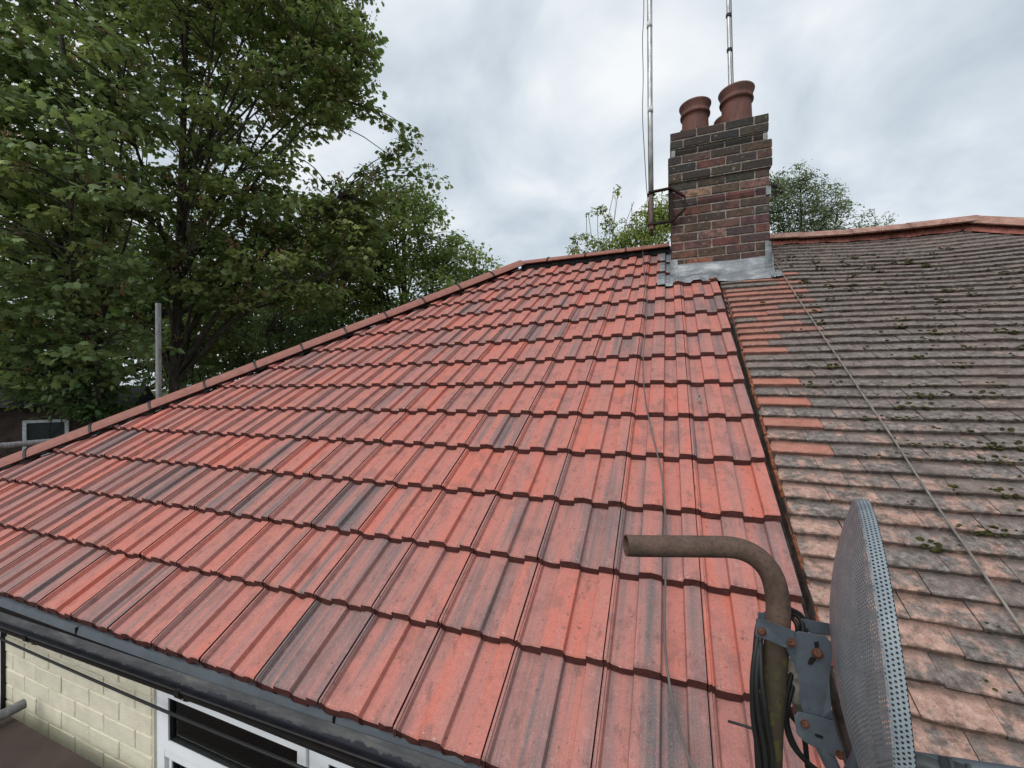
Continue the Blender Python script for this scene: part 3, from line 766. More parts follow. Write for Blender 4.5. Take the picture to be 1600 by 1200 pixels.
for r in range(NR):
    s = .004 + r*OG + 0.0; x = OX + random.uniform(-.006, .006) - (.012 if r > 28 else 0); i = 0
    while x < min(nhip_x(s)-.1, 4.6):
        wd = OW*1.5 if (i == 0 and r % 2 == 1) else OW
        new = 0.0
        if i == 0 and r % 2 == 1 and 15 <= r <= 36 and r not in (23,): new = random.uniform(.75, 1)
        if i == 0 and r % 2 == 0 and r >= 25 and random.random() < .85: new = random.uniform(.5, .95)
        if i in (1, 2) and r >= 27 and r < 41 and random.random() < (.85 if i == 1 else .5): new = random.uniform(.4, .8)
        if x+wd > .79 and s > 3.52 and x < .80: pass
        clay = .50*max(0, min(1, (2.05-s)/1.0))*(1-.75*max(0, min(1, (x-.55)/.7))) + .16*max(0, 1-s/1.3) + random.uniform(-.26, .26)
        clay = max(0, min(1, clay)); 
        col = (clay, new, random.uniform(0, .8), 1)
        Mx = Matrix.Translation((0, 0, 0))
        p = of(x, s + random.uniform(-.003, .003), random.uniform(-.0015, .003))
        q1 = of(x+wd, s); q0 = of(x, s); q2 = of(x, s+.1)
        ax = (q1-q0).normalized(); uy = (q2-q0); uy = (uy-ax*uy.dot(ax)).normalized(); nz = ax.cross(uy)
        M = Matrix.Identity(4)
        for k in range(3): M[k][0] = ax[k]; M[k][1] = uy[k]; M[k][2] = nz[k]; M[k][3] = p[k]
        M = M @ Matrix.Rotation(random.uniform(-.012, .012), 4, 'Z') @ Matrix.Rotation(random.uniform(-.010, .010), 4, 'Y') @ Matrix.Rotation(random.uniform(-.012, .008), 4, 'X')
        cx, cy, dp = pix(of(x+wd/2, s+.045))
        inside = -20 < cx < 1640 and cy < 1230 and not (x+wd < .82 and s > 3.60)
        size = wd*OG*abs(cy-600+F_PX*.7)/dp**2 if inside else 0
        cand.append((size, M, (round(wd, 3), random.randrange(5)), col)); x += wd; i += 1
cand.sort(key=lambda t: -t[0])
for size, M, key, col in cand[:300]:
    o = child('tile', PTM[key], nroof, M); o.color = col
vv, ff, cc = [], [], []
for size, M, key, col in cand[300:]:
    q = PT[key]; o = len(vv); vv += [tuple(M @ Vector(p)) for p in q.v]; ff += [tuple(i+o for i in f) for f in q.f]; cc += [col]*len(q.f)
me = bpy.data.meshes.new('far_tiles'); me.from_pydata(vv, [], ff); me.materials.append(M_OLDJ)
at_ = me.attributes.new('tcol', 'FLOAT_COLOR', 'FACE'); at_.data.foreach_set('color', np.array(cc, np.float32).ravel()); me.update()
o = bpy.data.objects.new('tile_field', me); COL.objects.link(o); o.parent = nroof; o.matrix_parent_inverse = world_of(nroof).inverted(); tag(o, kind='stuff')
# old ridge and hip with red mortar bedding
def mat_oldridge():
    t = NT('old_ridge'); p = t.gen_world(); n = t.noise(p, 20, 5, .7)
    c = t.ramp(n, [(.3, (.21, .11, .085)), (.5, (.34, .19, .15)), (.65, (.40, .27, .22)), (.8, (.26, .22, .18))]); t.bump(n, .7, .008); return t.fin(c, .85, .2)
M_ORIDGE = mat_oldridge()
def mat_redmortar():
    t = NT('red_mortar'); p = t.gen_world(); n = t.noise(p, 24, 5, .7)
    c = t.ramp(n, [(.3, (.20, .075, .060)), (.55, (.33, .125, .100)), (.75, (.40, .21, .17))]); t.bump(n, .9, .012); return t.fin(c, .9, .15)
M_RMORT = mat_redmortar()
def or_z(x): return of(x, S_RIDGE).z - .002
ox = [.815, 1.18, 1.60, 2.03, APX]
for a, b in zip(ox, ox[1:]):
    j = random.uniform(-.006, .006)
    mb = arc_tile(Vector((a, Yr-.02, or_z(a)+j-.02)), Vector((b+.004, Yr-.02, or_z(b)+(j if b < APX else 0)-.02)), .125, 66, .016, 10); hpart(mb, 'ridge_tile', M_ORIDGE, nroof, True)
def nh(s):
    p = of(nhip_x(s), s) + Vector((0, -.02, .0)); e_ = Vector((APX, Yr-.02, or_z(APX)-.022)) - (of(nhip_x(S_RIDGE), S_RIDGE) + Vector((0, -.02, 0)))
    return p + e_*max(0, min(1, s/S_RIDGE))**3
hs = [S_RIDGE - .42*k for k in range(6)]
for a, b in zip(hs, hs[1:]):
    mb = arc_tile(nh(a), nh(b), .125, 66, .016, 10); hpart(mb, 'hip_tile', M_ORIDGE, nroof, True)
mb = MB(); pts = []; K = 110
for k in range(K+1):
    x = .815 + (APX-.815)*k/K
    pts += [of(x, S_RIDGE-.06, .060+.006*math.sin(k*.9)), of(x, S_RIDGE-.125+random.uniform(-.008, .008), .030+random.uniform(-.004, .006)), of(x, S_RIDGE-.155+.012*math.sin(k*.37)+random.uniform(-.008, .008), .006)]
for k in range(40):
    s = S_RIDGE - 1.6*(k+1)/40; x = nhip_x(s)
    pts += [of(x-.06, s-.05, .055), of(x-.10, s-.09+random.uniform(-.008, .008), .028), of(x-.125, s-.11+random.uniform(-.01, .01), .006)]
nk = len(pts)//3; mb.add(pts, [(3*k+i, 3*k+i+1, 3*k+i+4, 3*k+i+3) for k in range(nk-1) for i in range(2)]); hpart(mb, 'mortar_bedding', M_RMORT, nroof)
# rusty-brown broken tile edge and mortar alongside the bonding gutter
mb = MB(); s = .0
while s < 3.45:
    L = random.uniform(.05, .16); x = VERGE+.030+random.uniform(-.003, .003); h = random.uniform(-.046, -.032)
    vs = [rf(x, s, -.075), rf(x+.012, s, -.075), rf(x+.014, s, h), rf(x+.003, s, h-.006), rf(x, s+L*.97, -.075), rf(x+.012, s+L*.97, -.075), rf(x+.013, s+L*.97, h-.004), rf(x+.002, s+L*.97, h-.008)]
    mb.add(vs, [(0, 1, 2, 3), (7, 6, 5, 4), (0, 3, 7, 4), (3, 2, 6, 7), (2, 1, 5, 6)]); s += L
o = hpart(mb, 'broken_undercloak', simple('rust_brown_clay', (.17, .062, .035), .9, .15, var=.6, scale=35, bump=.5), nroof); tag(o, kind='stuff')
# moss
mv, mf = [], []
ico = bmesh.new(); bmesh.ops.create_icosphere(ico, subdivisions=1, radius=1.0); iv = [v.co.copy() for v in ico.verts]; ifc = [[v.index for v in f.verts] for f in ico.faces]; ico.free()
def clump(c, r):
    o = len(mv)
    for v in iv:
        k = random.uniform(.6, 1.25); p = v*r*k; mv.append(tuple(Vector(c) + Vector((p.x*1.25, 0, 0)) + U*p.y*.9 + NN*p.z*.55))
    for f in ifc: mf.append(tuple(i+o for i in f))
for _ in range(680):
    r = random.randrange(4, NR-4); s = r*OG + .004
    lo = .62 if s > 1.8 else .75
    x = random.triangular(lo, nhip_x(s)-.2 if s > 2 else 2.3, 1.25)
    big = random.random() < .16
    for k in range(random.randrange(6, 14) if big else random.randrange(1, 5)):
        clump(of(x+random.uniform(-.03, .03), s+random.choice((-.004, .0, .012, .03))+random.uniform(-.008, .008), random.uniform(-.006, .003)), random.uniform(.004, .010)*(1.15 if big else .9))
me = bpy.data.meshes.new('moss'); me.from_pydata(mv, [], mf); me.materials.append(M_MOSS); me.update()
o = bpy.data.objects.new('moss', me); COL.objects.link(o); o.parent = nroof; o.matrix_parent_inverse = world_of(nroof).inverted(); tag(o, kind='stuff')

# ================================================================== AERIAL MASTS
def mtop(px, Y, base, z1=6.2): return None
b = [at_y(*q, 4.07) for q in ((1013, 303), (1048, 296), (1070, 309), (1070, 328), (1050, 347), (1015, 353))]
mx_, my_ = -.150, 4.07
mast = thing('aerial_mast', 'tall grey aerial mast clamped to the left corner of the chimney', 'aerial mast', (mx_, my_, 1.44))
q = MB(); q.tube([(mx_, my_, 1.455), (mx_-.002, my_+.002, 2.6), (mx_+.006, my_, 4.2), (mx_+.012, my_, 6.4)], .0235, 14); hpart(q, 'pole', M_ALU, mast, True)
for z in (2.55, 3.35, 4.4):
    q = MB(); q.tube([(mx_, my_, z), (mx_, my_, z+.05)], .026, 14); hpart(q, 'joint_collar', simple('tape_wrap', (.5, .5, .5), .6), mast, True)
q = MB(); q.tube([(mx_, my_, 1.40), (mx_, my_, 1.47)], .016, 10); hpart(q, 'end_plug', M_IRON, mast)
def flat_bar(mb, a, b_, w, t, nrm):
    a, b_ = Vector(a), Vector(b_); d = (b_-a).normalized(); n_ = Vector(nrm); n_ = (n_-d*n_.dot(d)).normalized(); s_ = d.cross(n_)
    vs = [p + s_*(i*w/2) + n_*(j*t/2) for p in (a, b_) for (i, j) in ((-1, -1), (1, -1), (1, 1), (-1, 1))]
    mb.add(vs, [(0, 3, 2, 1), (4, 5, 6, 7), (0, 1, 5, 4), (1, 2, 6, 5), (2, 3, 7, 6), (3, 0, 4, 7)])
q = MB(); ym = 4.045
P = [Vector((v.x, ym, v.z)) for v in b]
for a_, c_ in zip(P, P[1:]):
    flat_bar(q, a_, c_, .036, .014, (0, 0, 1) if abs((c_-a_).x) > .1 and abs((c_-a_).z) < .02 else (1, 0, .3))
flat_bar(q, P[1]+Vector((0, .02, 0)), P[4]+Vector((0, .02, 0)), .012, .03, (1, 0, 0))
q.box(mx_-.032, mx_+.032, my_-.032, my_+.032, P[0].z-.018, P[0].z-.008); q.box(mx_-.032, mx_+.032, my_-.032, my_+.032, P[5].z-.002, P[5].z+.008)
hpart(q, 'wall_bracket', M_IRON, mast)
q = MB(); zc = ZT-8.55*CH
q.tube([(P[2].x, CY0-.012, zc-.005), (CX1+.006, CY0-.006, zc+.01), (CX1+.008, CY1+.006, zc+.01)], .0022, 5); q.tube([(P[2].x, CY0-.012, zc-.03), (.4, CY0-.008, zc-.016), (CX1+.006, CY0-.006, zc-.012)], .0018, 5); hpart(q, 'lashing_wire', M_IRON, mast)
q = MB(); q.box(CX1-.028, CX1+.009, CY0-.010, CY0+.03, zc-.035, zc+.030); hpart(q, 'corner_plate', simple('zinc_plate', (.19, .21, .215), .5, .5, .4), mast)
mast2 = thing('aerial_pole', 'thin grey aerial pole rising behind the chimney pots', 'aerial pole', (.66, 5.03, 1.3))
q = MB(); q.tube([(.662, 5.03, 1.30), (.64, 5.03, 3.3), (.60, 5.03, 6.2)], .0195, 12); hpart(q, 'pole', M_ALU, mast2, True)
q = MB(); q.tube([(.685, 5.03, 2.6), (.668, 5.028, 3.3), (.627, 5.028, 6.2)], .005, 6); hpart(q, 'cable', M_RUBBER, mast2)
for z in (3.62, 4.0):
    q = MB(); q.tube([(.64-(z-3.3)*.0138, 5.03, z), (.64-(z-3.3)*.0138, 5.03, z+.03)], .027, 12); hpart(q, 'cable_clip', M_BLACK, mast2)
q = MB(); zc = ZT-2.5*CH; o2 = .010
q.tube([(CX0+o2, CY0+o2-.008, zc+.004), (CX1-o2, CY0+o2-.008, zc+.004)], .0028, 5); q.tube([(CX0+o2, CY0+o2-.008, zc-.016), (CX1-o2, CY0+o2-.008, zc-.016)], .0022, 5)
q.tube([(CX0+o2-.004, CY0+o2, zc), (CX0+o2-.004, CY1, zc)], .0025, 5); q.tube([(CX1-o2+.004, CY0+o2, zc), (CX1-o2+.004, CY1, zc)], .0025, 5); hpart(q, 'lashing_wire', M_IRON, mast2)
for x in (CX0+.012, CX1-.037):
    q = MB(); q.box(x-.006, x+.028, CY0-.002, CY0+.03, zc-.030, zc+.026); hpart(q, 'corner_plate', simple('zinc_plate_b', (.17, .175, .175), .5, .5, .4), mast2)

# ================================================================== CABLES ON THE ROOFS
def cable(name, pts, rad, mat, label, n=6, cat='cable'):
    q = MB(); q.tube(smooth_path(pts, 6), rad, n); o = q.build(name, mat, None, True); return tag(o, label, cat)
M_GREYC = simple('grey_cable', (.115, .105, .098), .6, .3, var=.2, scale=12)
nc = [(-.284, 4.66), (-.262, 4.40), (-.22, 3.744), (-.177, 3.187), (-.166, 2.534), (-.164, 2.167), (-.147, 1.864), (-.119, 1.611), (-.084, 1.397), (-.045, 1.173), (-.03, 1.021), (-.022, .854), (-.021, .632), (-.024, .493), (-.02, .375), (-.003, .259), (.02, .175), (.044, .115), (.09, .0)]
pts = [Vector((-.30, Yr+.02, RIDGE.z+.085))] + [rf(x, s, .050 if s > 4.4 else .010) for x, s in nc] + [Vector((.11, 1.0, -1.09)), Vector((.12, .97, -1.4))]
cable('aerial_cable', pts, .0036, M_GREYC, 'slack grey cable trailing down the new red roof')
oc = [(.893, 4.03), (.889, 3.409), (.894, 2.807), (.897, 2.403), (.907, 2.086), (.914, 1.781), (.92, 1.534), (.918, 1.282), (.917, 1.081), (.921, .925), (.923, .789), (.926, .647), (.93, .3), (.94, 0.0)]
pts = [Vector((.835, 4.16, 1.22))] + [of(x, s, .011) for x, s in oc] + [Vector((.95, .99, -1.15))]
cable('aerial_cable', pts, .0042, simple('dusty_cable', (.20, .185, .165), .7, .2), 'taut dusty cable lying down the old mossy roof')
th = [at(1006, 0, 4.1)+Vector((0, 0, 1.5)), at(1006, 0, 4.1), at(1004, 60, 4.1), at(1005, 120, 4.1), at(1004, 180, 4.1), at(1007, 240, 4.15), at(1010, 290, 4.2), at(1013, 330, 4.3), Vector((-.24, 4.62, 1.58)), Vector((-.29, Yr, RIDGE.z+.087))]
cable('mast_cable', th, .0038, M_RUBBER, 'thin dark cable hanging loose beside the aerial mast')
cable('wall_cable', [(-4.6, 1.098, -1.338), (-3.4, 1.085, -1.339), (-2.4, 1.080, -1.337), (-1.8, 1.080, -1.335), (-1.2, 1.085, -1.331), (-.5, 1.098, -1.325)], .0055, M_RUBBER, 'straight black cable strung along the wall under the gutter')
# small vent cap screwed to a tile
p = rf(.150, 1.735, -.012); q = MB(); q.lathe([(.012, 0), (.012, .004), (.004, .006), (.0035, .022), (.0055, .023), (.0055, .026), (0, .027)], p, 12); tag(q.build('roofing_screw', M_GALV, None, True), 'small stray metal screw cap lying on a red tile', 'screw')

# ================================================================== MOUNTING POLE AND DISH
D0 = .69
pole = [at(978, 852, .724), at(1000, 853, .724), at(1060, 853.5, .724), at(1110, 854, .722), at(1145, 855.5, .719), at(1172, 864, .714), at(1193, 880, .708), at(1207, 902, .702), at(1214, 930, .697), at(1216, 960, .693), at(1213, 1010, .688), at(1208, 1080, .684), at(1202, 1200, .678)]
end = pole[-1]; pole += [end + Vector((-.006, -.002, -.35)), end + Vector((-.012, 0, -1.0))]
mp = thing('mounting_pole', 'rusty bent steel pole holding the mesh satellite dish', 'pole', tuple(pole[-1]))
q = MB(); sp_ = smooth_path(pole, 4); q.tube(sp_, .0182, 18, cap=False); 
q.tube(sp_, .0156, 18, cap=False); 
hpart(q, 'tube', M_RUSTPOLE, mp, True)
a0, a1 = sp_[0], sp_[0]+(sp_[0]-sp_[1]).normalized()*.001
q = MB(); t_ = (sp_[1]-sp_[0]).normalized(); e1_ = t_.orthogonal().normalized(); e2_ = t_.cross(e1_)
vs = [sp_[0] + (e1_*math.cos(2*math.pi*k/18)+e2_*math.sin(2*math.pi*k/18))*r_ for r_ in (.0182, .0156) for k in range(18)]
q.add(vs, [(k, (k+1) % 18, 18+(k+1) % 18, 18+k) for k in range(18)]); hpart(q, 'tube_lip', M_RUST, mp)
pe = pole[-1]
q = MB(); 
for dz in (.12, .42):
    q.tube([pe+Vector((0, 0, dz)), Vector((pe.x, WY, pe.z+dz))], .014, 10)
q.box(pe.x-.05, pe.x+.05, WY-.008, WY-.001, pe.z+.05, pe.z+.5); hpart(q, 'wall_bracket', M_IRON, mp)

DC = Vector((.304, .853, -.444)); AZ, EL, RO = -.259, .054, .266; DW, DH, DD = .253, .237, .050
ax = Vector((math.cos(EL)*math.cos(AZ), math.cos(EL)*math.sin(AZ), math.sin(EL))); hh = Vector((-math.sin(AZ), math.cos(AZ), 0)); vv_ = ax.cross(hh)
H_ = hh*math.cos(RO) + vv_*math.sin(RO); V_ = -hh*math.sin(RO) + vv_*math.cos(RO)
dish = thing('satellite_dish', 'grey perforated mesh satellite dish seen from behind', 'satellite dish', tuple(DC))
def dish_part(name, rings, uvs, mat):
    n = len(rings[0]); vs = [p for r in rings for p in r]; fs = []; 
    for j in range(len(rings)-1):
        for k in range(n-1): fs.append((j*n+k, j*n+k+1, (j+1)*n+k+1, (j+1)*n+k))
    me = bpy.data.meshes.new(name); me.from_pydata([tuple(p) for p in vs], [], fs); ul = me.uv_layers.new(name='UVMap')
    fu = [u for r in uvs for u in r]
    for l in me.loops: ul.data[l.index].uv = fu[l.vertex_index]
    me.materials.append(mat); me.polygons.foreach_set('use_smooth', [True]*len(me.polygons)); me.update()
    o = bpy.data.objects.new(name, me); COL.objects.link(o); o.parent = dish; o.matrix_parent_inverse = world_of(dish).inverted(); return o
NS = 96; TT = [2*math.pi*k/NS for k in range(NS+1)]
rings, uvs = [], []
for k in [.001, .12, .25, .38, .5, .6, .7, .8, .88, .94, .98, 1.0]:
    rings.append([DC - ax*DD*(1-k**2) + (H_*math.cos(t)*DW + V_*math.sin(t)*DH)*k for t in TT]); uvs.append([(math.cos(t)*DW*k+1, math.sin(t)*DH*k+1) for t in TT])
refl = dish_part('reflector', rings, uvs, M_MESH)
rings, uvs = [], []
for (o_, k, u_) in ((0, 1.0, 0), (.003, 1.012, .005), (.010, 1.017, .012), (.019, 1.019, .021)):
    rings.append([DC + ax*o_ + (H_*math.cos(t)*DW + V_*math.sin(t)*DH)*k for t in TT]); uvs.append([(t*.245, u_+.5) for t in TT])
dish_part('rim', rings, uvs, M_LIP)
rings, uvs = [], []
for (o_, k) in ((.002, .992), (.010, 1.003), (.0185, 1.006), (.0195, 1.018)):
    rings.append([DC + ax*o_ + (H_*math.cos(t)*DW + V_*math.sin(t)*DH)*k for t in TT]); uvs.append([(t, o_) for t in TT])
dish_part('rim_shade_ring', rings, uvs, simple('shadow_grey_steel', (.030, .034, .042), .6, .3))  # dark inner ring added so the rim holes look shaded
# bracket plates behind the dish
toward = -at(1270, 1050, 1).normalized()
def plate(name, poly, dep, th, parent, mat=M_BRKT):
    if not hasattr(dep, '__len__'): dep = [dep]*len(poly)
    q = MB(); q.prism([at(x, y, d) for (x, y), d in zip(poly, dep)], -toward*th)
    bm = bmesh.new(); me = q.mesh(name, mat); bm.from_mesh(me); bmesh.ops.recalc_face_normals(bm, faces=bm.faces[:])
    bmesh.ops.bevel(bm, geom=[e_ for e_ in bm.edges if e_.calc_face_angle(0) > .5], offset=.0008, segments=1, affect='EDGES'); bm.to_mesh(me); bm.free()
    o = bpy.data.objects.new(name, me); COL.objects.link(o); o.parent = parent; o.matrix_parent_inverse = world_of(parent).inverted(); return o
def bolt(x, y, d, r, parent):
    c = at(x, y, d); M = toward.to_track_quat('Z', 'Y').to_matrix(); q = MB()
    q.lathe([(r*1.25, 0), (r*1.25, .0015), (r*.95, .0016)], c, 14, M=M); q.lathe([(r, .001), (r, .006), (r*.85, .0075), (r*.35, .008), (0, .0065)], c, 6, M=M); hpart(q, 'bolt', M_RUST, parent)
pl = plate('bracket', [(1226, 1000), (1247, 986), (1290, 993), (1299, 1004), (1300, 1030), (1296, 1062), (1299, 1108), (1304, 1128), (1284, 1126), (1256, 1117), (1250, 1095), (1248, 1058), (1243, 1042), (1228, 1014)], [.655]*7+[.66]*7, .004, dish)
plate('clamp_strap', [(1181, 966), (1202, 971), (1224, 980), (1243, 986), (1236, 1012), (1226, 1012), (1204, 1002), (1180, 994)], [.652, .650, .650, .652, .652, .650, .650, .652], .005, dish)
plate('clamp_back', [(1184, 956), (1200, 958), (1198, 972), (1184, 966)], .70, .004, dish)
plate('cross_plate', [(1252, 966), (1296, 974), (1297, 993), (1272, 990), (1250, 984)], .705, .004, dish)
plate('lower_bracket', [(1257, 1114), (1304, 1127), (1308, 1145), (1322, 1184), (1312, 1184), (1283, 1173), (1258, 1160), (1244, 1146), (1241, 1120), (1247, 1112)], .652, .005, dish)
plate('bracket_slot', [(1262, 1036), (1266, 1027), (1272, 1026), (1276, 1030), (1270, 1038), (1264, 1039)], .6535, .001, dish, M_SEAL)
plate('bracket_slot', [(1272, 1003), (1279, 1002), (1280, 1012), (1274, 1013)], .6535, .001, dish, M_SEAL)
plate('bracket_slot', [(1273, 1146), (1286, 1150), (1286, 1155), (1274, 1151)], .6505, .001, dish, M_SEAL)
for (x, y, d, r) in ((1190.5, 987, .649, .0052), (1236, 1004, .6515, .0058), (1277, 1021, .6515, .0066), (1258, 1131, .649, .0050), (1312, 1179, .649, .0050)): bolt(x, y, d, r, dish)
q = MB(); q.tube([at(1236, 1028, .70), at(1243, 1062, .70), at(1254, 1118, .70)], .0125, 12); hpart(q, 'stay_tube', simple('lichen_grey', (.30, .28, .24), .8, .2, var=.5, scale=60), dish, True)
q = MB(); lo = DC - V_*DH*.93 - ax*.02
q.tube([at(1285, 1165, .69), at(1318, 1235, .70), lo, lo+ax*.20+Vector((0, 0, .05)), lo+ax*.36+Vector((0, 0, .14))], .012, 10); hpart(q, 'feed_arm', M_BRKT, dish, True)
pc = at(1442, 1192, .68)
q = MB(); q.tube([pc+ax*-.05-Vector((0, 0, .03)), pc, pc+ax*.055+Vector((0, 0, -.004))], [.012, .012, .012], 10); q.tube([pc+ax*.02, pc+ax*.10+Vector((0, 0, -.004))], .018, 14)
for k in range(3): q.tube([pc+ax*(.03+.02*k), pc+ax*(.036+.02*k)], .0195, 14)
hpart(q, 'feed_horn', simple('dark_grey_plastic', (.05, .055, .06), .5, .4), dish, True)
# coiled cables tied to the pole
cl = [[(1205, 958, .712), (1190, 966, .715), (1183, 1000, .690), (1176, 1060, .678), (1177, 1120, .672), (1184, 1170, .668), (1190, 1215, .664), (1192, 1260, .66)],
      [(1210, 955, .715), (1198, 962, .715), (1188, 1000, .688), (1182, 1060, .672), (1186, 1120, .664), (1194, 1165, .660), (1200, 1230, .656)],
      [(1200, 957, .72), (1185, 975, .705), (1179, 1040, .685), (1179, 1100, .676), (1182, 1160, .672), (1186, 1230, .668)],
      [(1188, 1000, .686), (1190, 1060, .668), (1196, 1110, .658), (1202, 1150, .655), (1207, 1180, .654), (1208, 1240, .65)]]
for i, c_ in enumerate(cl):
    cable('coiled_cable', [at(*p_) for p_ in c_], .0042, M_RUBBER, ['outermost black coax cable looped down the left of the bent pole', 'second black coax cable looped left of the bent pole', 'black coax cable tucked behind the bundle left of the bent pole', 'black coax cable crossing the front of the bent pole'][i], 8)['group'] = 'black cables on the dish pole'
cr_ = [[(1225, 955, .715), (1245, 962, .712), (1254, 978, .705), (1252, 1000, .70), (1241, 1040, .695), (1230, 1080, .690), (1227, 1120, .684), (1236, 1160, .68), (1258, 1188, .676), (1285, 1210, .67)],
       [(1222, 962, .718), (1238, 966, .716), (1246, 980, .708), (1245, 1004, .705), (1236, 1044, .70), (1228, 1084, .694), (1233, 1112, .69), (1244, 1128, .688), (1256, 1150, .69), (1262, 1200, .69)],
       [(1228, 948, .716), (1252, 962, .712), (1259, 984, .708), (1256, 1010, .703), (1246, 1050, .698), (1234, 1090, .692), (1230, 1130, .686), (1246, 1172, .678), (1275, 1204, .672)]]
for i, c_ in enumerate(cr_):
    cable('coiled_cable', [at(*p_) for p_ in c_], .0040, M_RUBBER, ['thick black coax cable curving below the dish bracket', 'black coax cable ending behind the lower dish bracket', 'outer black coax cable arching over the clamp beside the dish'][i], 8)['group'] = 'black cables on the dish pole'
cable('cable_tie', [at(1138, 1127, .70), at(1152, 1131, .69), at(1168, 1136, .68), at(1180, 1140, .672)], .0022, M_RUBBER, 'thin black cable tie tail poking left from the pole', 5, 'cable tie')

# ================================================================== SCAFFOLD
q = MB(); q.box(-4.9, .9, .42, 1.040, -1.672, -1.654); q.box(-4.9, .9, -.20, .417, -1.672, -1.654); 
dk = thing('scaffold_deck', 'dark brown scaffold platform sheet beside the cream wall', 'scaffold deck', (-2, .4, -1.672))
for (y0, y1) in ((.42, 1.040), (-.20, .417)):
    q = MB(); q.box(-4.9, .9, y0, y1, -1.672, -1.654); hpart(q, 'board', M_DECK, dk)
for x in (-4.6, -1.2, .7):
    for y in (-.1, .9):
        q = MB(); q.tube([(x, y, GROUND), (x, y, -1.673)], .024, 12); hpart(q, 'standard', M_GALV, dk, True)
q = MB(); 
def hollow(name, a, b_, r, mat, label, cat='scaffold tube', group=None):
    a, b_ = Vector(a), Vector(b_); q = MB(); q.tube([a, b_], r, 18, cap=False); q.tube([b_, a], r-.004, 18, cap=False)
    t = (b_-a).normalized(); e1 = t.orthogonal().normalized(); e2 = t.cross(e1)
    for c in (a, b_):
        vs = [c+(e1*math.cos(2*math.pi*k/18)+e2*math.sin(2*math.pi*k/18))*rr for rr in (r, r-.004) for k in range(18)]
        q.add(vs, [(k, (k+1) % 18, 18+(k+1) % 18, 18+k) for k in range(18)])
    return tag(q.build(name, mat, None, False), label, cat, group)
hollow('scaffold_tube', (-3.094, -.15, -1.624), (-3.094, 1.075, -1.604), .0242, M_GALV, 'short grey steel tube lying on the brown platform, butting the cream wall')
vp = at(247.5, 540, 5.45)
hollow('scaffold_tube', (vp.x, vp.y, GROUND), (vp.x, vp.y, at(247.5, 474, 5.45).z), .031, M_GALV, 'upright galvanised tube standing behind the hip, in front of the tree trunk')
zl = -.575
hollow('scaffold_tube', (-6.42, .4, zl), (-6.42, 4.6, zl-.0), .031, M_GALV, 'level pale tube beyond the lowest hip tiles at the left edge')

# ================================================================== FAR OUTBUILDING
ob = at(68, 700, 8.6)
shed = thing('outbuilding', 'dark building with a white framed window deep among the trees', 'building', (ob.x, ob.y, GROUND))
rot = Matrix.Translation((ob.x, ob.y, 0)) @ Matrix.Rotation(math.radians(52), 4, 'Z')
M_SHED = simple('dark_brown_brick', (.045, .034, .03), .9, .1, var=.4, scale=6)
zt = at(70, 640, 8.6).z
q = MB(); q.box(-1.3, 1.3, 0, 2.2, GROUND, zt+.1, rot); hpart(q, 'wall', M_SHED, shed)
q = MB(); q.add([rot @ Vector(p_) for p_ in ((-1.45, -.15, zt+.06), (1.45, -.15, zt+.06), (1.45, 2.35, zt+.06), (-1.45, 2.35, zt+.06), (-1.45, 1.1, zt+.5), (1.45, 1.1, zt+.5))], [(0, 1, 5, 4), (2, 3, 4, 5), (0, 4, 3), (1, 2, 5)]); hpart(q, 'roof', simple('dark_slate', (.03, .03, .034), .8, .2), shed)
zw0, zw1 = at(70, 712, 8.6).z, at(70, 656, 8.6).z
q = MB(); 
for (a, b_, c, d_) in ((-.28, -.225, zw0, zw1), (.33, .385, zw0, zw1), (-.225, .33, zw1-.055, zw1), (-.225, .33, zw0, zw0+.055)): q.box(a, b_, -.06, 0.03, c, d_, rot)
wn = hpart(q, 'window', simple('dull_white_frame', (.42, .45, .48), .6), shed)
q = MB(); q.box(-.225, .33, -.02, -.01, zw0+.055, zw1-.055, rot); hpart(q, 'pane', simple('dark_glass', (.02, .026, .034), .15, .6), wn)

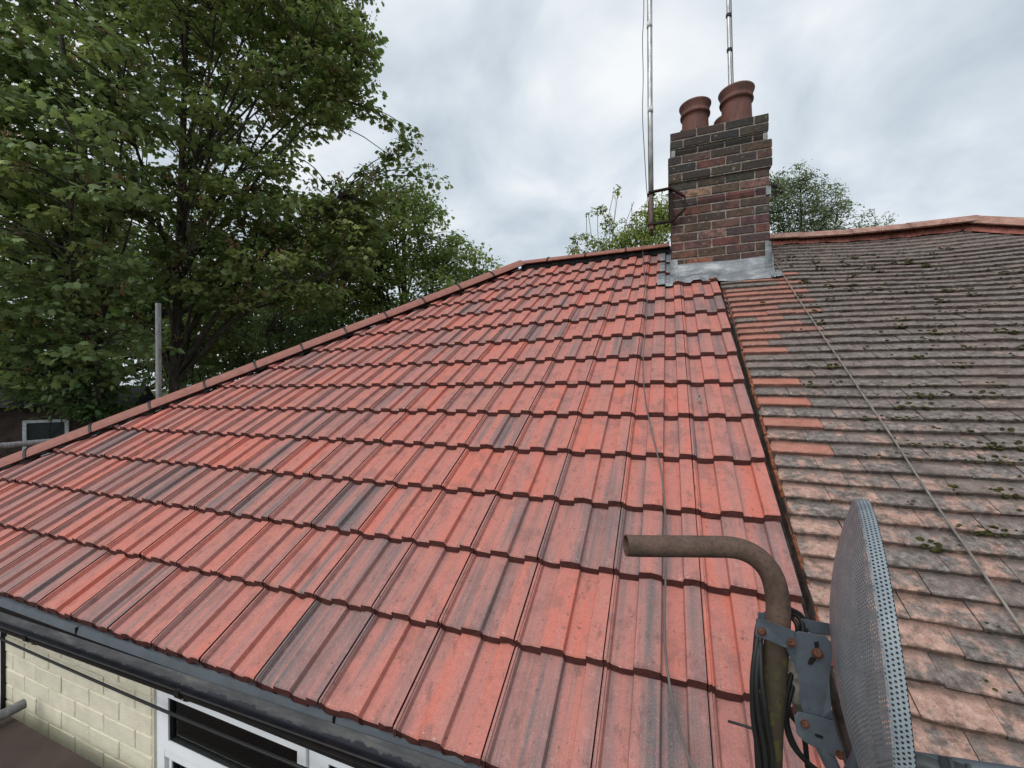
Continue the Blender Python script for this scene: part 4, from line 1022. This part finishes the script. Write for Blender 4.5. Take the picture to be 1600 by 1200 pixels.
# ================================================================== TREES
LEAF_V = np.array([(0, .42), (0, 0), (.20, -.04), (.40, .14), (.30, .24), (.56, .46), (.36, .50), (.40, .76), (.20, .70), (0, 1.0), (-.20, .70), (-.40, .76), (-.36, .50), (-.56, .46), (-.30, .24), (-.40, .14), (-.20, -.04)])
LEAF_F = [(0, i, i+1) for i in range(1, 16)] + [(0, 16, 1)]
OVAL_V = np.array([(0, 0), (.26, .3), (.22, .7), (0, 1.0), (-.22, .7), (-.26, .3)]); OVAL_F = [(0, 1, 2), (0, 2, 3), (0, 3, 4), (0, 4, 5)]
def leaf_mesh(name, P, D, Nrm, S, C, kind):
    TV, TF = (LEAF_V, LEAF_F) if kind == 'maple' else (OVAL_V, OVAL_F)
    n = len(P); D = D/np.linalg.norm(D, axis=1, keepdims=True); Sd = np.cross(D, Nrm); Sd /= np.linalg.norm(Sd, axis=1, keepdims=True)+1e-9; Nn = np.cross(Sd, D)
    k = len(TV); bend = -.35*(TV[:, 0]**2)*1.6 - .16*(TV[:, 1]**2)
    V = P[:, None] + S[:, None, None]*(Sd[:, None]*TV[None, :, :1] + D[:, None]*TV[None, :, 1:] + Nn[:, None]*bend[None, :, None])
    F = (np.array(TF)[None] + (np.arange(n)*k)[:, None, None]).reshape(-1, 3)
    me = bpy.data.meshes.new(name); me.vertices.add(n*k); me.vertices.foreach_set('co', V.astype(np.float32).ravel())
    me.loops.add(F.size); me.loops.foreach_set('vertex_index', F.astype(np.int32).ravel()); me.polygons.add(len(F))
    me.polygons.foreach_set('loop_start', np.arange(0, F.size, 3, dtype=np.int32)); me.polygons.foreach_set('loop_total', np.full(len(F), 3, np.int32))
    a = me.attributes.new('lc', 'FLOAT_COLOR', 'FACE'); col = np.repeat(np.c_[C, np.ones(n)], len(TF), 0); a.data.foreach_set('color', col.astype(np.float32).ravel())
    me.materials.append(M_LEAF); me.update(); me.validate(); return me
def tree(name, label, base, top, blobs, ncl, per, size, kind, pal, trunk_r, seed, rad=.42, flat=.38, seeds=0, shell=.45, group=None, twig=.009, upright=0.0):
    rg = np.random.default_rng(seed); rd = random.Random(seed)
    base, top = Vector(base), Vector(top)
    t = thing(name, label, 'tree', tuple(base), group)
    cen = np.array([tuple(b_[0]) for b_ in blobs]); rr = np.array([b_[1] for b_ in blobs], float)
    vol = rr.prod(1)**.68; pick = rg.choice(len(blobs), ncl, p=vol/vol.sum())
    dirs = rg.normal(size=(ncl, 3)); dirs /= np.linalg.norm(dirs, axis=1, keepdims=True); rad_ = rg.random(ncl)**shell
    CL = cen[pick] + dirs*rad_[:, None]*rr[pick]
    # limbs
    q = MB(); tr = []; K = 10; bendv = Vector((rd.uniform(-.3, .3), rd.uniform(-.3, .3), 0))
    for k in range(K+1):
        f = k/K; tr.append(base.lerp(top, f) + bendv*math.sin(f*math.pi))
    q.tube(tr, [trunk_r*(1-.8*(k/K)**.9)*(1.25 if k == 0 else 1) for k in range(K+1)], 10)
    S_pts = [np.array(p) for p in tr[3:]]; S_r = [trunk_r*(1-.8*(k/K)) for k in range(3, K+1)]
    for bi in range(len(blobs)):
        if rr[bi].max() < .75 and trunk_r > .1: continue
        for j in range(2 + int(rr[bi].max() > 1.5)*3):
            d = rg.normal(size=3); d /= np.linalg.norm(d); tgt = Vector(cen[bi] + d*rr[bi]*.75)
            f = min(.85, max(.22, (tgt.z-base.z)/(top.z-base.z+.01)*rd.uniform(.45, .8))); k = f*K; st = tr[int(k)].lerp(tr[min(K, int(k)+1)], k-int(k))
            mid = st.lerp(tgt, .5) + Vector((rd.uniform(-.3, .3), rd.uniform(-.3, .3), rd.uniform(.0, .5))); pth = smooth_path([st, mid, tgt], 6)
            r0 = min(trunk_r*(1-.8*f)*.45, .05*float(rr[bi].max())); rads = [max(.006, r0*(1-.85*i/len(pth))) for i in range(len(pth))]
            q.tube(pth, rads, 6, cap=False); S_pts += [np.array(p) for p in pth[2:]]; S_r += rads[2:]
    SP = np.array(S_pts)
    for c in CL:
        dd = np.linalg.norm(SP-c, axis=1) + np.maximum(0, SP[:, 2]-c[2])*.8; i = int(dd.argmin()); st = Vector(SP[i]); e_ = Vector(c)
        mid = st.lerp(e_, .55) + Vector((rd.uniform(-.12, .12), rd.uniform(-.12, .12), .12*(e_-st).length))
        pth = smooth_path([st, mid, e_], 3); q.tube(pth, [twig*(1.3-.9*k/len(pth)) + .003 for k in range(len(pth))], 4, cap=False)
    tk = hpart(q, 'trunk', M_BARK, t, True)
    n = ncl*per; ci = np.repeat(np.arange(ncl), per)
    o = rg.normal(size=(n, 3)); o /= np.linalg.norm(o, axis=1, keepdims=True); o *= (rg.random(n)**.5)[:, None]
    sc = rad*(.7+.6*rg.random(ncl))[ci]
    P_ = CL[ci] + o*sc[:, None]*np.array([1, 1, flat]) - np.array([0, 0, 1])*((o[:, :2]**2).sum(1)*sc*.30)[:, None]
    D_ = np.c_[o[:, :2] + rg.normal(size=(n, 2))*.6, -.45+rg.normal(size=n)*.35 + upright]
    Nr = np.c_[rg.normal(size=(n, 2))*.45, np.ones(n)]
    cb = rg.random(ncl)[ci]; mixv = np.clip(.55*cb + .45*rg.random(n), 0, 1)[:, None]
    p0, p1, p2 = [np.array(x) for x in pal]
    C_ = np.where(mixv < .6, p0 + (p1-p0)*mixv/.6, p1 + (p2-p1)*(mixv-.6)/.4) * (.8+.4*rg.random(n))[:, None] * 2.65
    S_ = size*(.5+.85*rg.random(n)**1.3)
    hpart_me = leaf_mesh('crown', P_, D_, Nr, S_, C_, kind)
    o_ = bpy.data.objects.new('crown', hpart_me); COL.objects.link(o_); o_.parent = t; o_.matrix_parent_inverse = world_of(t).inverted()
    if seeds:
        ns = ncl//seeds; si = rg.choice(ncl, ns); n2 = ns*16; si = np.repeat(si, 16)
        P2 = CL[si] + np.repeat(rg.normal(size=(ns, 3))*.18, 16, 0) + rg.normal(size=(n2, 3))*.055; D2 = np.c_[rg.normal(size=(n2, 2))*.5, -np.ones(n2)]; N2 = rg.normal(size=(n2, 3))
        C2 = np.array([.22, .125, .065])*(.6+.8*rg.random(n2))[:, None]
        me2 = leaf_mesh('seed_keys', P2, D2, N2, .055*(.7+.6*rg.random(n2)), C2, 'oval'); o2_ = bpy.data.objects.new('seed_keys', me2); COL.objects.link(o2_); o2_.parent = t; o2_.matrix_parent_inverse = world_of(t).inverted(); o2_['kind'] = 'stuff'
    return t
def gz_(p, z=GROUND): return (p.x, p.y, z)
GR = ((.046, .068, .027), (.086, .114, .042), (.155, .166, .058))
GRL = ((.060, .088, .032), (.110, .145, .046), (.190, .205, .062))
GRB = ((.052, .074, .034), (.088, .118, .050), (.155, .180, .066))
YEL = ((.065, .090, .022), (.120, .150, .034), (.19, .21, .055))
GREY = ((.044, .058, .032), (.074, .092, .054), (.115, .132, .085))
tree('sycamore_tree', 'large dark sycamore with orange seed keys filling the upper left sky', gz_(at(262, 560, 9.3)), at(300, -250, 9.5),
     [(at(280, 20, 9.5), (3.9, 3.4, 3.0)), (at(470, 60, 9.0), (1.55, 1.6, 1.9)), (at(530, 110, 9.0), (.85, .9, 1.2)), (at(330, 300, 9.6), (2.9, 2.6, 2.0)), (at(380, 430, 9.2), (2.2, 1.6, .9)), (at(300, 520, 10.6), (1.9, 1.2, .8)), (at(490, 390, 10), (1.6, 1.7, 1.4)), (at(555, 330, 10), (1.1, 1.2, .6)), (at(628, 215, 10), (.36, .4, .42)), (at(600, 255, 10), (.5, .4, .40)), (at(655, 275, 10), (.42, .4, .22)), (at(585, 300, 10), (.7, .6, .45)), (at(430, -150, 9.3), (2.6, 2.5, 2.2))],
     1300, 42, .112, 'maple', GR, .125, 11, .40, .36, seeds=1)
tree('sycamore_tree', 'nearer broad-leaved sycamore hanging into the left edge of the frame', gz_(at(180, 590, 8.2)), at(80, -60, 7.6),
     [(at(50, 100, 6.8), (2.0, 1.5, 1.6)), (at(80, 270, 6.6), (1.9, 1.3, 1.2)), (at(40, 430, 6.8), (1.9, 1.4, 1.0)), (at(110, 560, 7.6), (1.9, 1.2, .8)), (at(-150, 250, 7), (2, 2, 3))],
     500, 40, .118, 'maple', GRB, .13, 12, .40, .34, seeds=2)
tree('lime_tree', 'mid green small-leaved tree behind the hip, its top sloping down to the ridge', gz_(at(640, 470, 14.5)), at(630, 290, 14.5),
     [(at(600, 380, 14), (2.6, 2.2, 1.5)), (at(700, 410, 14), (1.45, 1.3, .95)), (at(640, 315, 14), (1.1, 1.1, .65)), (at(520, 420, 13.5), (2.2, 2, 1.6)), (at(660, 480, 14), (3, 2.2, 1.4)), (at(755, 420, 14), (.5, .6, .45))],
     800, 34, .105, 'maple', GRL, .20, 13, .42, .5, shell=.4)
tree('yew_tree', 'very dark dense evergreen low between the trunk and the hip', gz_(at(440, 600, 12.5)), at(440, 480, 12.5),
     [(at(440, 540, 12.5), (2.6, 1.8, 1.3)), (at(330, 590, 12), (2.4, 1.6, 1.5)), (at(500, 600, 13), (2.5, 1.6, 1.8))], 620, 40, .085, 'oval', ((.026, .042, .018), (.045, .066, .030), (.085, .105, .048)), .12, 14, .42, .7)
tree('background_tree', 'dark shadowy tree behind the two sycamores', gz_(at(120, 600, 15)), at(120, 240, 15),
     [(at(120, 420, 15.5), (5.2, 2, 3.8)), (at(-60, 560, 14.5), (4.5, 2, 2.4)), (at(300, 480, 16), (4.5, 2, 3.0)), (at(470, 500, 16), (3.4, 1.6, 2.2))], 760, 30, .22, 'maple', ((.024, .040, .017), (.042, .064, .026), (.075, .098, .036)), .3, 15, .75, .6)
tree('laurel_shrub', 'dark hedge-like shrub growing beyond the lowest hip tiles', gz_(at(90, 640, 9.2)), at(90, 620, 9.2),
     [(at(215, 660, 10.5), (1.5, 1.0, .8)), (at(-90, 640, 9.5), (.9, 1.0, 1.2)), (at(60, 590, 8.0), (1.9, .6, .45)), (at(150, 620, 7.9), (.7, .5, .45))], 320, 34, .12, 'oval', ((.016, .030, .012), (.030, .050, .020), (.060, .085, .030)), .06, 16, .40, .6)
tree('hazel_tree', 'bright yellow-green bushy tree behind the ridge left of the chimney', gz_(at(990, 420, 8.5)), at(995, 330, 8.5),
     [(at(1000, 368, 8.5), (.62, .6, .42)), (at(1015, 335, 8.5), (.33, .4, .36)), (at(950, 385, 8.5), (.55, .5, .22)), (at(1040, 340, 8.7), (.5, .5, .6)), (at(1000, 420, 8.6), (1.3, .8, .6))],
     270, 36, .064, 'oval', YEL, .04, 17, .16, .8, shell=.5, twig=.004)
tree('hazel_sprays', 'sparse arching leafy sprays left of the yellow-green tree', gz_(at(960, 420, 8.7)), at(962, 310, 8.6),
     [(at(962, 297, 8.6), (.10, .1, .16)), (at(938, 325, 8.6), (.16, .12, .10)), (at(985, 318, 8.6), (.10, .1, .10)), (at(912, 372, 8.6), (.26, .2, .12)), (at(900, 388, 8.6), (.16, .2, .10)), (at(925, 332, 8.6), (.16, .1, .04)), (at(955, 345, 8.6), (.24, .2, .20))],
     46, 15, .056, 'oval', YEL, .012, 18, .09, .8, shell=.5, twig=.003)
tree('willow_tree', 'grey-green fine-leaved tree behind the ridge right of the chimney', gz_(at(1255, 400, 14.5)), at(1250, 290, 14.5),
     [(at(1250, 325, 14.5), (1.35, 1.1, 1.1)), (at(1235, 285, 14.5), (.7, .7, .6)), (at(1300, 345, 14.5), (.9, .8, .6)), (at(1180, 320, 14.5), (1.2, 1, 1)), (at(1260, 390, 14.5), (2.4, 1.2, 1.0))],
     520, 42, .080, 'oval', GREY, .10, 19, .28, .8, shell=.45)
tree('birch_sapling', 'thin feathery sapling top above the old ridge', gz_(at(1368, 420, 14)), at(1366, 325, 14),
     [(at(1357, 332, 14), (.24, .2, .32)), (at(1392, 338, 14), (.24, .2, .18)), (at(1366, 352, 14), (.5, .4, .22)), (at(1370, 400, 14), (.9, .6, .7))], 42, 22, .060, 'oval', GREY, .03, 20, .15, .9, shell=.6, twig=.004)
print('tiles', len(tiles), 'old', len(cand))
